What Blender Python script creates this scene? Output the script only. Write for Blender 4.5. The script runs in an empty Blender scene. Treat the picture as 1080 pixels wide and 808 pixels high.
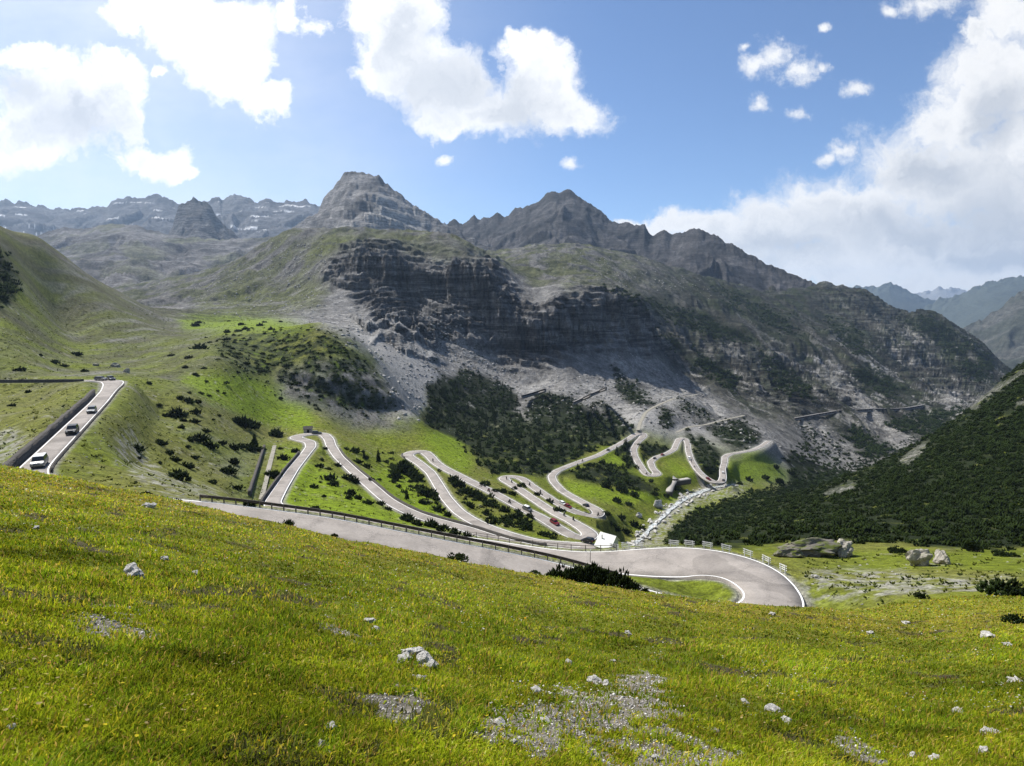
import bpy, bmesh, math, random, os
import numpy as np
from mathutils import Vector, Matrix, Euler
random.seed(7); RNG = np.random.default_rng(11)
scene = bpy.context.scene
COL = scene.collection
R = math.radians
# ------------------------------------------------------------------ camera
F = 643.0; CX, CY = 540.0, 404.0
PITCH = math.atan((404-330)/F)
cp, sp = math.cos(PITCH), math.sin(PITCH)
cam = bpy.data.cameras.new("camera"); camo = bpy.data.objects.new("camera", cam); COL.objects.link(camo)
cam.sensor_width = 36.0; cam.lens = 36.0*F/1080.0
cam.clip_start = 0.05; cam.clip_end = 60000
camo.rotation_euler = (math.pi/2-PITCH, 0, 0)
scene.camera = camo

def st(px, py):
    """direction through a photo point as (X/Y, Z/Y)"""
    x = (np.asarray(px, float)-CX)/F; u = (CY-np.asarray(py, float))/F
    dy = cp+u*sp; dz = -sp+u*cp
    return x/dy, dz/dy
def unproj(s, t):
    c = cp - t*sp
    k = (sp + t*cp)/c
    return CX + s*(cp+k*sp)*F, CY - k*F
def P(px, py, d):
    s, t = st(px, py); return np.array([s*d, d, t*d])

# ------------------------------------------------------------------ noise
_tab = np.random.default_rng(3).random(8192)*2*np.pi
_gx, _gy = np.cos(_tab), np.sin(_tab)
def noise2(x, y, seed=0):
    x = np.asarray(x, float); y = np.asarray(y, float)
    ix = np.floor(x).astype(np.int64); iy = np.floor(y).astype(np.int64)
    fx = x-ix; fy = y-iy
    def h(a, b): return ((a*73856093) ^ (b*19349663) ^ (seed*83492791+1013)) & 8191
    ux = fx*fx*fx*(fx*(fx*6-15)+10); uy = fy*fy*fy*(fy*(fy*6-15)+10)
    h00 = h(ix, iy); h10 = h(ix+1, iy); h01 = h(ix, iy+1); h11 = h(ix+1, iy+1)
    n00 = _gx[h00]*fx+_gy[h00]*fy; n10 = _gx[h10]*(fx-1)+_gy[h10]*fy
    n01 = _gx[h01]*fx+_gy[h01]*(fy-1); n11 = _gx[h11]*(fx-1)+_gy[h11]*(fy-1)
    a = n00+ux*(n10-n00); b = n01+ux*(n11-n01)
    return (a+uy*(b-a))*1.5
def fbm(x, y, oct=5, seed=0, gain=0.5, ridged=False):
    r = 0; a = 1; tot = 0
    for o in range(oct):
        n = noise2(x, y, seed+o*17)
        if ridged: n = 1-2*np.abs(n)
        r = r+a*n; tot += a; a *= gain; x = x*2.03+11.3; y = y*2.03-7.1
    return r/tot
def sstep(a, b, x):
    k = np.clip((x-a)/(b-a), 0, 1); return k*k*(3-2*k)
def interp(x, pts, k=1):
    pts = np.array(pts, float); return np.interp(x, pts[:, 0], pts[:, k])

# ------------------------------------------------------------------ object helpers
def tag(o, label=None, cat=None, group=None, kind=None):
    if label: o["label"] = label
    if cat: o["category"] = cat
    if group: o["group"] = group
    if kind: o["kind"] = kind
    return o
def link(name, me, mat=None, parent=None):
    o = bpy.data.objects.new(name, me); COL.objects.link(o)
    if mat is not None:
        for m in (mat if isinstance(mat, (list, tuple)) else [mat]): me.materials.append(m)
    if parent is not None: o.parent = parent
    return o
def npmesh(name, V, faces, smooth=False, attrs=None):
    """V (n,3), faces (m,k) all the same size or a list of such arrays"""
    me = bpy.data.meshes.new(name)
    V = np.asarray(V, np.float32)
    fl = faces if isinstance(faces, list) else [faces]
    fl = [np.asarray(f, np.int32) for f in fl if len(f)]
    me.vertices.add(len(V)); me.vertices.foreach_set("co", V.ravel())
    nl = sum(f.size for f in fl); nf = sum(len(f) for f in fl)
    me.loops.add(nl); me.polygons.add(nf)
    me.loops.foreach_set("vertex_index", np.concatenate([f.ravel() for f in fl]))
    tot = np.concatenate([np.full(len(f), f.shape[1], np.int32) for f in fl])
    start = np.concatenate([[0], np.cumsum(tot)[:-1]]).astype(np.int32)
    me.polygons.foreach_set("loop_start", start)
    me.update(calc_edges=True)
    if smooth: me.polygons.foreach_set("use_smooth", np.ones(nf, bool))
    for k, a in (attrs or {}).items():
        a = np.asarray(a, np.float32)
        if a.ndim == 2:
            at = me.attributes.new(k, 'FLOAT_COLOR', 'POINT')
            at.data.foreach_set("color", np.concatenate([a, np.ones((len(a), 1), np.float32)], 1).ravel() if a.shape[1] == 3 else a.ravel())
        else:
            at = me.attributes.new(k, 'FLOAT', 'POINT'); at.data.foreach_set("value", a)
    return me
class MB:
    """collects boxes, tubes and prisms for ONE mesh"""
    def __init__(s): s.v = []; s.f = []
    def add(s, vs, fs):
        b = len(s.v); s.v += [tuple(map(float, v)) for v in vs]; s.f += [tuple(i+b for i in f) for f in fs]; return s
    def box(s, c, size, rz=0, M=None):
        x, y, z = [k/2 for k in size]; ca, sa = math.cos(rz), math.sin(rz)
        vs = []
        for dz in (-z, z):
            for dx, dy in ((-x, -y), (x, -y), (x, y), (-x, y)):
                vs.append((c[0]+dx*ca-dy*sa, c[1]+dx*sa+dy*ca, c[2]+dz))
        return s.add(vs, [(0, 3, 2, 1), (4, 5, 6, 7), (0, 1, 5, 4), (1, 2, 6, 5), (2, 3, 7, 6), (3, 0, 4, 7)])
    def tube(s, p, q, r0, r1=None, n=6):
        r1 = r0 if r1 is None else r1; p = Vector(p); q = Vector(q); d = (q-p).normalized()
        a = d.orthogonal().normalized(); b = d.cross(a)
        vs = []
        for c, r in ((p, r0), (q, r1)):
            for i in range(n):
                w = 2*math.pi*i/n; vs.append(c+a*(r*math.cos(w))+b*(r*math.sin(w)))
        fs = [(i, (i+1) % n, n+(i+1) % n, n+i) for i in range(n)]+[tuple(range(n))[::-1], tuple(range(n, 2*n))]
        return s.add(vs, fs)
    def prism(s, prof, y0, y1):
        """profile in xz extruded along y"""
        n = len(prof); vs = [(x, y0, z) for x, z in prof]+[(x, y1, z) for x, z in prof]
        return s.add(vs, [tuple(range(n)), tuple(range(2*n-1, n-1, -1))]+[(i, n+i, n+(i+1) % n, (i+1) % n) for i in range(n)])
    def mesh(s, name, bevel=0, smooth=False):
        me = bpy.data.meshes.new(name); me.from_pydata(s.v, [], s.f); me.update()
        bm = bmesh.new(); bm.from_mesh(me); bmesh.ops.recalc_face_normals(bm, faces=bm.faces)
        if bevel:
            bmesh.ops.bevel(bm, geom=[e for e in bm.edges if e.is_manifold and e.calc_face_angle(0) > .5], offset=bevel, segments=2, affect='EDGES', profile=.6)
        if smooth:
            for f in bm.faces: f.smooth = True
        bm.to_mesh(me); bm.free(); return me
    def build(s, name, mat, parent=None, bevel=0, smooth=False): return link(name, s.mesh(name, bevel, smooth), mat, parent)
def empty(name, loc=(0, 0, 0), rz=0):
    o = bpy.data.objects.new(name, None); o.empty_display_size = .5; o.location = loc; o.rotation_euler = (0, 0, rz); COL.objects.link(o); return o
def copy_tree(o, parent=None):
    c = o.copy(); COL.objects.link(c)
    if parent is not None: c.parent = parent
    for ch in list(o.children): copy_tree(ch, c)
    return c

# ------------------------------------------------------------------ materials
class NT:
    def __init__(s, tree): s.t = tree; s.n = tree.nodes; s.l = tree.links
    def node(s, typ, **kw):
        n = s.n.new(typ)
        for k, v in kw.items():
            if k.startswith('i_'): s.put(n.inputs[k[2:].replace('_', ' ')], v)
            else: setattr(n, k, v)
        return n
    def put(s, sock, v):
        if hasattr(v, 'is_output'): s.l.new(v, sock)
        else: sock.default_value = v
    def math(s, op, a, b=0.0, c=None, clamp=False):
        n = s.n.new('ShaderNodeMath'); n.operation = op; n.use_clamp = clamp
        s.put(n.inputs[0], a); s.put(n.inputs[1], b)
        if c is not None: s.put(n.inputs[2], c)
        return n.outputs[0]
    def vmath(s, op, a, b=(0, 0, 0), c=None, out=0):
        n = s.n.new('ShaderNodeVectorMath'); n.operation = op
        s.put(n.inputs[0], a); s.put(n.inputs[1], b)
        if c is not None: s.put(n.inputs[2], c)
        return n.outputs['Value'] if op in ('LENGTH', 'DOT_PRODUCT', 'DISTANCE') else n.outputs[0]
    def mix(s, f, a, b, mode='MIX'):
        n = s.n.new('ShaderNodeMix'); n.data_type = 'RGBA'; n.blend_type = mode
        s.put(n.inputs[0], f); s.put(n.inputs[6], a); s.put(n.inputs[7], b); return n.outputs[2]
    def ramp(s, f, pts):
        n = s.n.new('ShaderNodeMapRange'); n.interpolation_type = 'SMOOTHSTEP'
        s.put(n.inputs[0], f); n.inputs[1].default_value = pts[0]; n.inputs[2].default_value = pts[1]
        n.inputs[3].default_value = pts[2]; n.inputs[4].default_value = pts[3]; return n.outputs[0]
    def noise(s, vec, scale, detail=4, rough=.55, dist=0):
        n = s.n.new('ShaderNodeTexNoise'); s.put(n.inputs['Vector'], vec); n.inputs['Scale'].default_value = scale
        n.inputs['Detail'].default_value = detail; n.inputs['Roughness'].default_value = rough; n.inputs['Distortion'].default_value = dist
        return n.outputs[0]
def rgb(c): return (c[0], c[1], c[2], 1)
def new_mat(name, rough=.8, spec=.3):
    m = bpy.data.materials.new(name); m.use_nodes = True; nt = NT(m.node_tree)
    b = m.node_tree.nodes['Principled BSDF']; b.inputs['Roughness'].default_value = rough
    b.inputs['Specular IOR Level'].default_value = spec
    return m, nt, b
def plain(name, c, rough=.6, spec=.3, metal=0, var=.15, scale=6, coords='Object'):
    m, nt, b = new_mat(name, rough, spec); b.inputs['Metallic'].default_value = metal
    tc = nt.node('ShaderNodeTexCoord').outputs[coords]
    n = nt.noise(tc, scale, 4)
    k = nt.ramp(n, (.3, .7, 1-var, 1+var))
    nt.put(b.inputs['Base Color'], nt.mix(1.0, rgb(c), nt.node('ShaderNodeCombineColor', i_Red=k, i_Green=k, i_Blue=k).outputs[0], 'MULTIPLY'))
    return m
def terrain_mat(name, scales, bump, bdist, contrast=.35, rough=.95, strata=0):
    """colour attribute 'Col' (ground colours, some with shade painted in) with fine variation and bump"""
    m, nt, b = new_mat(name, rough, .08)
    tc = nt.node('ShaderNodeTexCoord').outputs['Object']
    at = nt.node('ShaderNodeAttribute', attribute_name='Col').outputs['Color']
    ns = [nt.noise(tc, s, 5, .62) for s in scales]
    f = None
    for n in ns:
        k = nt.ramp(n, (.25, .75, 1-contrast, 1+contrast)); f = k if f is None else nt.math('MULTIPLY', f, k)
    h = ns[0]
    for n in ns[1:]: h = nt.math('ADD', h, n)
    if strata:
        mp = nt.node('ShaderNodeMapping', i_Vector=tc); mp.inputs['Scale'].default_value = (.012, .012, .16); mp.inputs['Rotation'].default_value = (R(8), R(-10), 0)
        sn = nt.noise(mp.outputs[0], 1.0, 6, .65, .6)
        ra = nt.node('ShaderNodeAttribute', attribute_name='rock').outputs['Fac']
        sk = nt.ramp(sn, (.40, .60, .42, 1.35)); f = nt.math('MULTIPLY', f, nt.math('ADD', 1.0, nt.math('MULTIPLY', ra, nt.math('SUBTRACT', sk, 1.0))))
        h = nt.math('ADD', h, nt.math('MULTIPLY', nt.math('MULTIPLY', sn, ra), strata))
    cc = nt.node('ShaderNodeCombineColor', i_Red=f, i_Green=f, i_Blue=f).outputs[0]
    nt.put(b.inputs['Base Color'], nt.mix(1.0, at, cc, 'MULTIPLY'))
    bp = nt.node('ShaderNodeBump', i_Height=h); bp.inputs['Strength'].default_value = bump; bp.inputs['Distance'].default_value = bdist
    nt.put(b.inputs['Normal'], bp.outputs[0])
    return m
# ------------------------------------------------------------------ roads (px, py, width, height or None)
ROAD_A = [(-110,402.8,5,-24.3),(40,402.2,5,-24.2),(85,401.7,5,-24.1),(107,401,6,-24.1),(119,402,7,-24.2),(119.5,405.5,6,None),
 (114.5,412,4.4,None),(103.4,425,4.3,None),(84,444.4,4.3,None),(68,460.5,4.3,None),(52,476.6,4.3,None),(36,492.6,4.4,-25.5),
 (29,503,5,None),(40,514,6,None),(80,522.5,6,None),(150,531.5,6,-26),(215,537,6,-26.5),(280,546,6.4,None),(340,554.5,6.6,-28),(400,567,6.8,None),
 (460,579,6.9,None),(520,591,7,-31.5),(580,603,7,None),(640,622,7,-34),(700,641,7,None),(750,651,7,-36),(792,656,7.5,-36.5),(814,646,7.5,None),(819.5,630,7.3,-37.2),
 (797,607.5,9.5,-38.5),(770,597,12,None),(736,591.7,13,-40),(690,592.6,12.5,None),(640,592,9.5,-41.5),(600,588.5,6.5,None),(560,583,6,-43.5),
 (520,576.5,6,None),(480,570,5.5,-45.5),(400,555,5.2,-47.5),(340,544,5,-49),(300,537,5,None)]
ROAD_B = [(300,537,5,-49.5),(288,534,5,None),(286,532,4.6,-50),(296,515,4.2,None),(309,495,4.0,None),(321,480,4.0,None),(328,471,4.6,None),(327,466,5,None),(318,463.8,5.5,-57.5),(310,461.2,6,None),(318,458.8,6,None),(330,457.2,5.5,None),
 (341,457.2,5.2,None),(347,463,4.8,None),(349,470,4.6,-59),(357,482,4.2,None),(373,497,4.2,None),(390.5,512,4.4,None),(407.6,527,4.4,None),(425,537,4.4,None),(444,545,4.4,None),(470,552,4.3,None),
 (494.5,558.5,4.3,None),(520,567.5,4.4,None),(552,576,4.8,None),(573,580,5.2,-65.5),(600,581.5,6,None),(620,580.5,6,None),(629,577.5,6,-66.8),(614,576.2,6,None),(589,574.6,5.6,None),(563.6,572,5.2,None),(538.5,565,5,None),
 (513,556,4.8,None),(497,548.5,4.8,-69.5),(482.6,538.8,4.8,None),(470.8,525.4,4.8,None),(461.8,510.5,4.8,None),(454.4,498.6,4.8,None),(444,489.7,5,None),(435,483.8,5.5,None),(429,480,6,-76),(434.5,476.6,6.5,None),(447,475.8,6,None),
 (453.5,481,5.5,None),(459,487.5,5.2,None),(467.8,493.4,5,None),(481,500,5,None),(496.5,508,5,-78),(516.8,517.6,5,None),(535,527.7,5,None),(550,536,5,None),(567,543.5,5.2,None),(583.7,553.6,5.5,None),(597,562,5.5,None),(607,567,5.5,None),(616,569,6.5,-84),(624,565,7,None),(618.8,559.5,6,None),
 (603.7,550,5.2,None),(587,542,5,None),(573.6,533.5,5,None),(558.6,523.5,5,None),(547,515.5,5,None),(537,509,5.5,None),(531,505.5,6,-91),(531,503.2,6,None),(539,502,5.5,None),(550,504,5,None),(560,511.8,5,None),(572,520,5,-92.5),(587,530,5,None),(600,537,5,None),(613.8,542.7,5.5,None),(624,545,6,None),(632,543,6.5,-97),(630,538,6,None),
 (619,532,5.2,None),(603.7,524,5,None),(592,517,5,None),(583.7,508,5,None),(581.5,502,5,None),(587,496.7,5,-101.5),(600,491.3,5,None),(616,485.3,5,None),(630.6,480.4,5,None),(641.7,474.5,5,None),(653,468.6,5,None),(661,464,5.2,None),(670,458.3,6,None),(677,456.6,7,-106.5),(679,460,6.5,None),
 (672,466.6,5,None),(667.9,474,5,None),(669.6,481.4,5,None),(675,490.7,5,None),(679.8,498,5.2,None),(684,501.6,6,-112.5),(690,501.8,6,None),(693.6,499.5,6,None),(688,493.5,5,None),(686,487,5,None),(692,482,5,None),(703,478.6,5,None),(711,474,5,None),(714,466.6,5,None),(716.5,462.8,6,-117),(721.6,462,6,None),
 (725,466.6,5,None),(726,476,5,None),(729,485,5,None),(734.6,494.4,5,None),(742,502,5,None),(750,507,5.5,None),(756,509,6.5,-124.5),(761.2,508,6,None),(762.6,503,5.5,None),(762,494.7,5,None),(764,488,5,None),(764.5,482,5.5,None),(769,479,5.5,None),(781,477,5,None),(794,474.6,5,None),(803.4,470.4,5,None),(811,465,5,-131)]
TRAIL_1 = [(673,453.6,3,-104),(675,446,3,None),(680.7,435,3,None),(688,430,3,None),(701,424,3,None),(714,419,2.6,None),(736,416,2.4,-97)]
TRAIL_2 = [(714,455.7,3,-116),(727,450,3,None),(744,448,3,None),(760.7,443.6,2.6,None),(785,438,2.6,-122)]

def road_path(pts, step=.5, sig=(1.6, .012)):
    px = np.array([p[0] for p in pts], float); py = np.array([p[1] for p in pts], float); w = np.array([p[2] for p in pts], float)
    s, t = st(px, py)
    L = np.concatenate([[0], np.cumsum(np.hypot(np.diff(px), np.diff(py)*1.6))])
    ki = [i for i, p in enumerate(pts) if p[3] is not None]
    z = np.interp(L, L[ki], [pts[i][3] for i in ki])
    d = z/t
    Q = np.stack([s*d, d, z], 1)
    return smooth_path(Q, w, step, sig)
def smooth_path(Q, w, step, sig):
    A = np.concatenate([[0], np.cumsum(np.linalg.norm(np.diff(Q[:, :2], axis=0), axis=1))])
    n = max(8, int(A[-1]/step)); a = np.linspace(0, A[-1], n)
    Qs = np.stack([np.interp(a, A, Q[:, k]) for k in range(3)], 1); ws = np.interp(a, A, w)
    sg = (sig[0]+sig[1]*np.median(Qs[:, 1]))/ (a[1]-a[0])
    k = np.arange(-int(3*sg), int(3*sg)+1); g = np.exp(-.5*(k/sg)**2); g /= g.sum(); h = len(k)//2
    def sm(x):
        e = np.concatenate([2*x[0]-x[1:h+1][::-1], x, 2*x[-1]-x[-h-1:-1][::-1]]); return np.convolve(e, g, 'valid')
    Qs = np.stack([sm(Qs[:, k]) for k in range(3)], 1); ws = sm(ws)
    return Qs, ws
PA, WA = road_path(ROAD_A)
PB, WB = road_path(ROAD_B, sig=(.9, .006))
PT1, WT1 = road_path(TRAIL_1, 1.0, (1, .004)); PT2, WT2 = road_path(TRAIL_2, 1.0, (1, .004))
ROADS = [(PA, WA), (PB, WB), (PT1, WT1), (PT2, WT2)]

# ------------------------------------------------------------------ terrain control points (px, py, depth)
CT = []
LIMB = [(-160,462,50),(-80,478,50),(0,493,50),(60,503,50),(150,521.5,48),(210,534,46),(300,554,45),(400,575,44),(480,591,43),(560,606,42),(640,618.5,42),(700,627,42),(780,637,42),(860,642,45)]
for px, py, d in LIMB:
    CT.append((px, py, d)); s, t = st(px, py); pl = t+1.5/d
    for dd in (2.6, 4, 6, 10, 16, 26, 36):
        tt = pl-1.5/dd + .016*math.sin(math.pi*min(1, dd/d))*0
        CT.append((s, tt, dd, 'st'))
for px, pyl in ((960, 650), (1080, 640), (1200, 628), (1320, 612)):
    s, t = st(px, pyl); t45 = t-.006; pl = t45+1.5/42
    for dd in (2.6, 4, 6, 10, 16, 26, 38): CT.append((s, pl-1.5/dd, dd, 'st'))
for q in LIMB:
    s, t = st(q[0], q[1]); CT.append((s, t-(.026 if q[0] < 750 else .018 if q[0] < 800 else .004), 60, 'st'))
CT += [(-250,420,50),(-250,470,100),(-250,300,300),(-250,200,480),(-300,435,30),
 (900,645,50),(930,647,46),(1000,645,46),(900,640,62),(900,617,80),(405,475,322),(415,462,350),(385,455,352),(360,450,338),(345,445,322),(425,465,348),(400,486,275),(415,490,280),(390,490,256),(385,478,270),(420,483,300),(900,594,104),(880,628,72),(960,634,62),(960,612,80),(960,588,106),(1080,628,60),(1080,606,80),(1080,592,98),(1200,620,60),(1200,596,90),(1340,560,90),(1340,600,60),
 (740,618,86),(860,584,112),
 # left meadow and hill
 (-40,498,95),(200,450,205),(200,480,175),(260,515,165),(150,500,112),(110,470,140),(170,440,215),(200,420,240),(280,455,288),(240,385,330),(300,430,338),(260,480,215),(150,405,240),
 (0,440,150),(0,470,125),(40,430,180),(60,390,260),(0,390,230),(0,350,270),(0,300,330),(0,242,420),(40,253,470),(75,275,520),(100,295,560),(130,310,600),(168,328,650),(60,330,420),(100,350,400),(60,375,300),(150,370,380),(120,393,262),(180,345,560),(180,400,285),
 (0,262,520),(40,275,590),(75,295,640),(130,325,740),(-120,215,430),(-120,330,300),(-120,400,225),(-120,440,160),
 (240,352,480),(190,328,800),(250,330,800),(290,335,750),(340,338,700),(220,362,430),(300,350,460),
 (330,343,455),(300,380,405),(330,420,362),(380,440,366),(410,440,382),(388,367,450),(367,349,460),(416,409,425),(432,437,395),(330,350,560),(400,372,560),
 (440,440,455),(330,335,640),(300,334,640),
 # scree and hill of the central mountain
 (450,400,580),(440,350,720),(380,330,780),(350,300,900),(300,310,1000),(250,312,1050),(200,312,1150),(300,275,1200),
 (300,249,1280),(352,246,1220),(404,247,1180),(443,248,1150),(472,251,1120),(495,259,1080),(513,274,1020),(530,290,960),(400,262,1000),(443,264,1000),(352,268,1020),
 (443,256,1400),(352,256,1500),(300,262,1500),(513,282,1300),
 (469,322,870),(500,336,845),(520,372,815),(550,385,795),(500,400,700),(470,370,760),(500,440,560),(480,455,480),(540,478,430),(560,450,540),(600,440,610),(640,450,590),(640,420,690),(600,400,740),(640,378,850),(700,420,760),(700,388,920),(760,430,800),(800,440,800),(830,455,760),
 (576,383,795),(605,372,825),(641,363,880),(675,363,930),
 (571,338,825),(593,317,860),(636,314,930),(675,323,980),(690,335,1080),(640,300,1080),(600,298,1050),(560,305,1000),(560,280,1250),(600,275,1350),(650,285,1400),(700,300,1450),(760,320,1500),(850,335,1600),
 (560,262,1600),(620,262,1700),(700,280,1750),(760,298,1800),
 (745,516,436),(700,545,335),(672,572,285),(720,528,390),(770,510,470),(800,490,545),(830,500,565),
 # right bank below the pines
 (740,546,345),(760,575,130),(700,572,285),(800,526,390),(880,506,400),(960,471,420),(1020,433,430),(1080,382,450),(1200,318,450),(860,578,122),(950,578,122),(1080,585,118),(1200,575,120),(950,540,210),(1080,500,240),(850,545,230),(1350,300,450),(1350,480,240),(780,560,190),
 (850,522,520),(900,505,580),(960,488,650),(1020,460,740),(1080,430,850),(1200,400,850),(1350,400,850),
 # far valley side
 (850,462,790),(900,470,830),(900,432,950),(838,441,850),(950,431,1050),(1000,425,1150),(1040,400,1400),(760,390,1050),(850,400,1150),(920,400,1250),(980,400,1350),(850,362,1350),(920,362,1500),(980,372,1550),(760,352,1250),(710,352,1110),
 (866,301,2000),(913,309,1950),(927,322,1900),(958,334,1850),(985,334,1800),(1016,351,1750),(1049,378,1700),(1080,400,1700),(1200,420,1700),(880,330,1750),(800,310,1850),
 (1049,400,2200),(958,355,2300),(866,315,2350),(700,290,2300),(500,285,2300),(300,280,2300),(150,300,2300),(0,290,2300),(1200,440,2300),(100,310,1400),(0,300,1200),(-200,250,1500),(-250,260,2300)]
# cliff band of the central mountain: step in height along its foot
CL_D = [(330,930),(350,915),(390,892),(430,882),(470,876),(500,858),(521,830),(550,808),(576,806),(605,836),(641,892),(675,945),(705,1010)]
CL_H = [(330,0),(355,12),(378,32),(417,36),(456,32),(495,42),(521,50),(550,36),(576,30),(605,38),(641,36),(675,30),(700,15),(740,0)]
MD_D = [(290,385),(330,380),(380,384),(410,394),(432,412),(445,425)]   # dark crag of the mound
MD_H = [(280,0),(320,4),(370,7),(405,7),(430,4),(450,0)]
_hx = np.arange(-400, 1500.); _h0 = np.interp(_hx, *zip(*CL_H)); _g = np.exp(-.5*(np.arange(-120, 121)/45.)**2); _hs = np.convolve(_h0, _g/_g.sum(), 'same')
def step_h(px, d, jag=0.0, wid=1.0):
    dc = interp(px, CL_D)+jag*30; w = 7*wid
    k = sstep(15, 190, d-dc)
    h = (np.interp(px, _hx, _h0)*(1-k)+np.interp(px, _hx, _hs)*k)*sstep(-w, w, d-dc)
    return h+interp(px, MD_H)*sstep(-5*wid, 5*wid, d-interp(px, MD_D)-jag*9)*(1-sstep(40, 140, d-interp(px, MD_D)))

cs, ct, cv = [], [], []
for c in CT:
    if len(c) == 4: s, t, d = c[:3]; px = unproj(s, t)[0]
    else: s, t = st(c[0], c[1]); d = c[2]; px = c[0]
    cs.append(s); ct.append(t-float(step_h(px, d))/d); cv.append(math.log(d))
for pa, stp in ((PA, 36), (PB, 44), (PT1, 40), (PT2, 40)):
    for q in pa[::stp]:
        cs.append(q[0]/q[1]); ct.append((q[2]-.2)/q[1]); cv.append(math.log(q[1]))
cs, ct, cv = map(np.array, (cs, ct, cv))
SC = 2.2
def kern(r2): return np.where(r2 > 1e-12, r2*np.log(np.maximum(r2, 1e-12)), 0)
A0 = np.stack([cs*SC, cv], 1)
D2 = ((A0[:, None]-A0[None])**2).sum(-1); n = len(cs)
K = kern(D2)+np.eye(n)*7e-4
Pm = np.concatenate([np.ones((n, 1)), A0], 1)
M_ = np.block([[K, Pm], [Pm.T, np.zeros((3, 3))]])
W_ = np.linalg.solve(M_, np.concatenate([ct, np.zeros(3)]))
def tps(s, v):
    out = np.empty(s.shape, np.float64); fs, fv, fo = s.ravel(), v.ravel(), out.ravel()
    for i in range(0, fs.size, 40000):
        a = (fs[i:i+40000]*SC).astype(np.float32)[:, None]-A0[:, 0].astype(np.float32); b = fv[i:i+40000].astype(np.float32)[:, None]-A0[:, 1].astype(np.float32)
        r2 = a*a+b*b+1e-9
        fo[i:i+40000] = (r2*np.log(r2))@W_[:n].astype(np.float32)+W_[n]+W_[n+1]*fs[i:i+40000]*SC+W_[n+2]*fv[i:i+40000]
    return out
# ------------------------------------------------------------------ the terrain grid (columns X/Y, rows depth)
LOWRES = float(os.environ.get('LOWRES', '1'))
def rows():
    r = [.8]
    while r[-1] < 2300:
        y = r[-1]
        k = .03 if y < 3 else .012 if y < 60 else .0058 if y < 300 else 0.0042 if y < 640 else .0016 if y < 1020 else .0048
        r.append(y*(1+k*LOWRES))
    return np.array(r)
YR = rows()
pxs = np.arange(-60, 1141, 1.0*LOWRES)
s_in = (pxs-CX)/F/cp*.995
lo = np.linspace(-2.1, s_in[0]-.012, 56); hi = np.linspace(s_in[-1]+.012, 2.1, 56)
SC_ = np.concatenate([lo, s_in, hi])
GS, GY = np.meshgrid(SC_, YR); GX = GS*GY
# evaluate the smooth surface on a coarse lattice, then cubic up-sampling
def cub(tab, u):
    i = np.clip(np.floor(u).astype(int), 1, tab.shape[0]-3); f = (u-i)[:, None]
    p0, p1, p2, p3 = tab[i-1], tab[i], tab[i+1], tab[i+2]
    return p1+.5*f*(p2-p0+f*(2*p0-5*p1+4*p2-p3+f*(3*(p1-p2)+p3-p0)))
cS = np.linspace(-2.2, 2.2, 300); cV = np.linspace(math.log(.7), math.log(2500), 320)
T0 = tps(*np.meshgrid(cS, cV))
T1 = cub(T0, (np.log(YR)-cV[0])/(cV[1]-cV[0]))
TS = cub(T1.T.copy(), (SC_-cS[0])/(cS[1]-cS[0])).T
# near the feet the fit gives way to a plane
near = sstep(2.2, 4.0, GY)
pxc = unproj(SC_, np.full_like(SC_, -.45))[0]
plim = np.interp(pxc, [q[0] for q in LIMB]+[960, 1080, 1200], [st(q[0], q[1])[1]+1.5/q[2] for q in LIMB]+[st(960, 650)[1]+.03, st(1080, 640)[1]+.03, st(1200, 628)[1]+.03])
TS = near*TS+(1-near)*(plim[None]-1.5/GY)
GPX, GPY = unproj(GS, TS)
Z = TS*GY
jag = fbm(GX/26, GY*.004+GX/90, 5, 5, .6)
Z = Z+step_h(GPX, GY, jag)
if os.environ.get('DBG'):
    pr = []
    for c in CT:
        if len(c) == 3:
            s, t = st(c[0], c[1]); tt = tps(np.array([s]), np.array([math.log(c[2])]))[0]+float(step_h(c[0], c[2]))/c[2]
            if abs(tt-t) > .012: pr.append((c, round((t-tt)*643, 1)))
    print('RESID', pr)
# ------------------------------------------------------------------ photo-space outlines of ground kinds -> masks on the terrain
MX0, MY0, MW, MH = -170, 150, 1420, 700
_mx, _my = np.meshgrid(np.arange(MW)+MX0+.5, np.arange(MH)+MY0+.5)
def blur(m, r):
    r = int(round(r))
    if r < 1: return m
    for _ in range(2):
        for ax in (0, 1):
            pad = [(0, 0), (0, 0)]; pad[ax] = (r+1, r)
            c = np.cumsum(np.pad(m, pad, mode='edge'), axis=ax)
            m = (np.take(c, range(2*r+1, c.shape[ax]), ax)-np.take(c, range(0, c.shape[ax]-2*r-1), ax))/(2*r+1)
    return m
def poly_mask(polys, soft=2):
    m = np.zeros((MH, MW), np.float32)
    for p in polys:
        p = np.array(p, float); x0, y0 = np.floor(p.min(0)).astype(int)-1; x1, y1 = np.ceil(p.max(0)).astype(int)+1
        a, b, c, d = max(0, y0-MY0), min(MH, y1-MY0), max(0, x0-MX0), min(MW, x1-MX0)
        if a >= b or c >= d: continue
        X, Y = _mx[a:b, c:d], _my[a:b, c:d]; ins = np.zeros(X.shape, bool)
        for (xa, ya), (xb, yb) in zip(p, np.roll(p, -1, 0)):
            if ya == yb: continue
            ins ^= ((ya > Y) != (yb > Y)) & (X < (xb-xa)*(Y-ya)/(yb-ya)+xa)
        m[a:b, c:d] = np.maximum(m[a:b, c:d], ins)
    return blur(m, soft)
def samp(m, px, py):
    x = np.clip(px-MX0-.5, 0, MW-1.001); y = np.clip(py-MY0-.5, 0, MH-1.001); i = x.astype(int); j = y.astype(int); fx = x-i; fy = y-j
    return (m[j, i]*(1-fx)+m[j, i+1]*fx)*(1-fy)+(m[j+1, i]*(1-fx)+m[j+1, i+1]*fx)*fy

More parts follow.
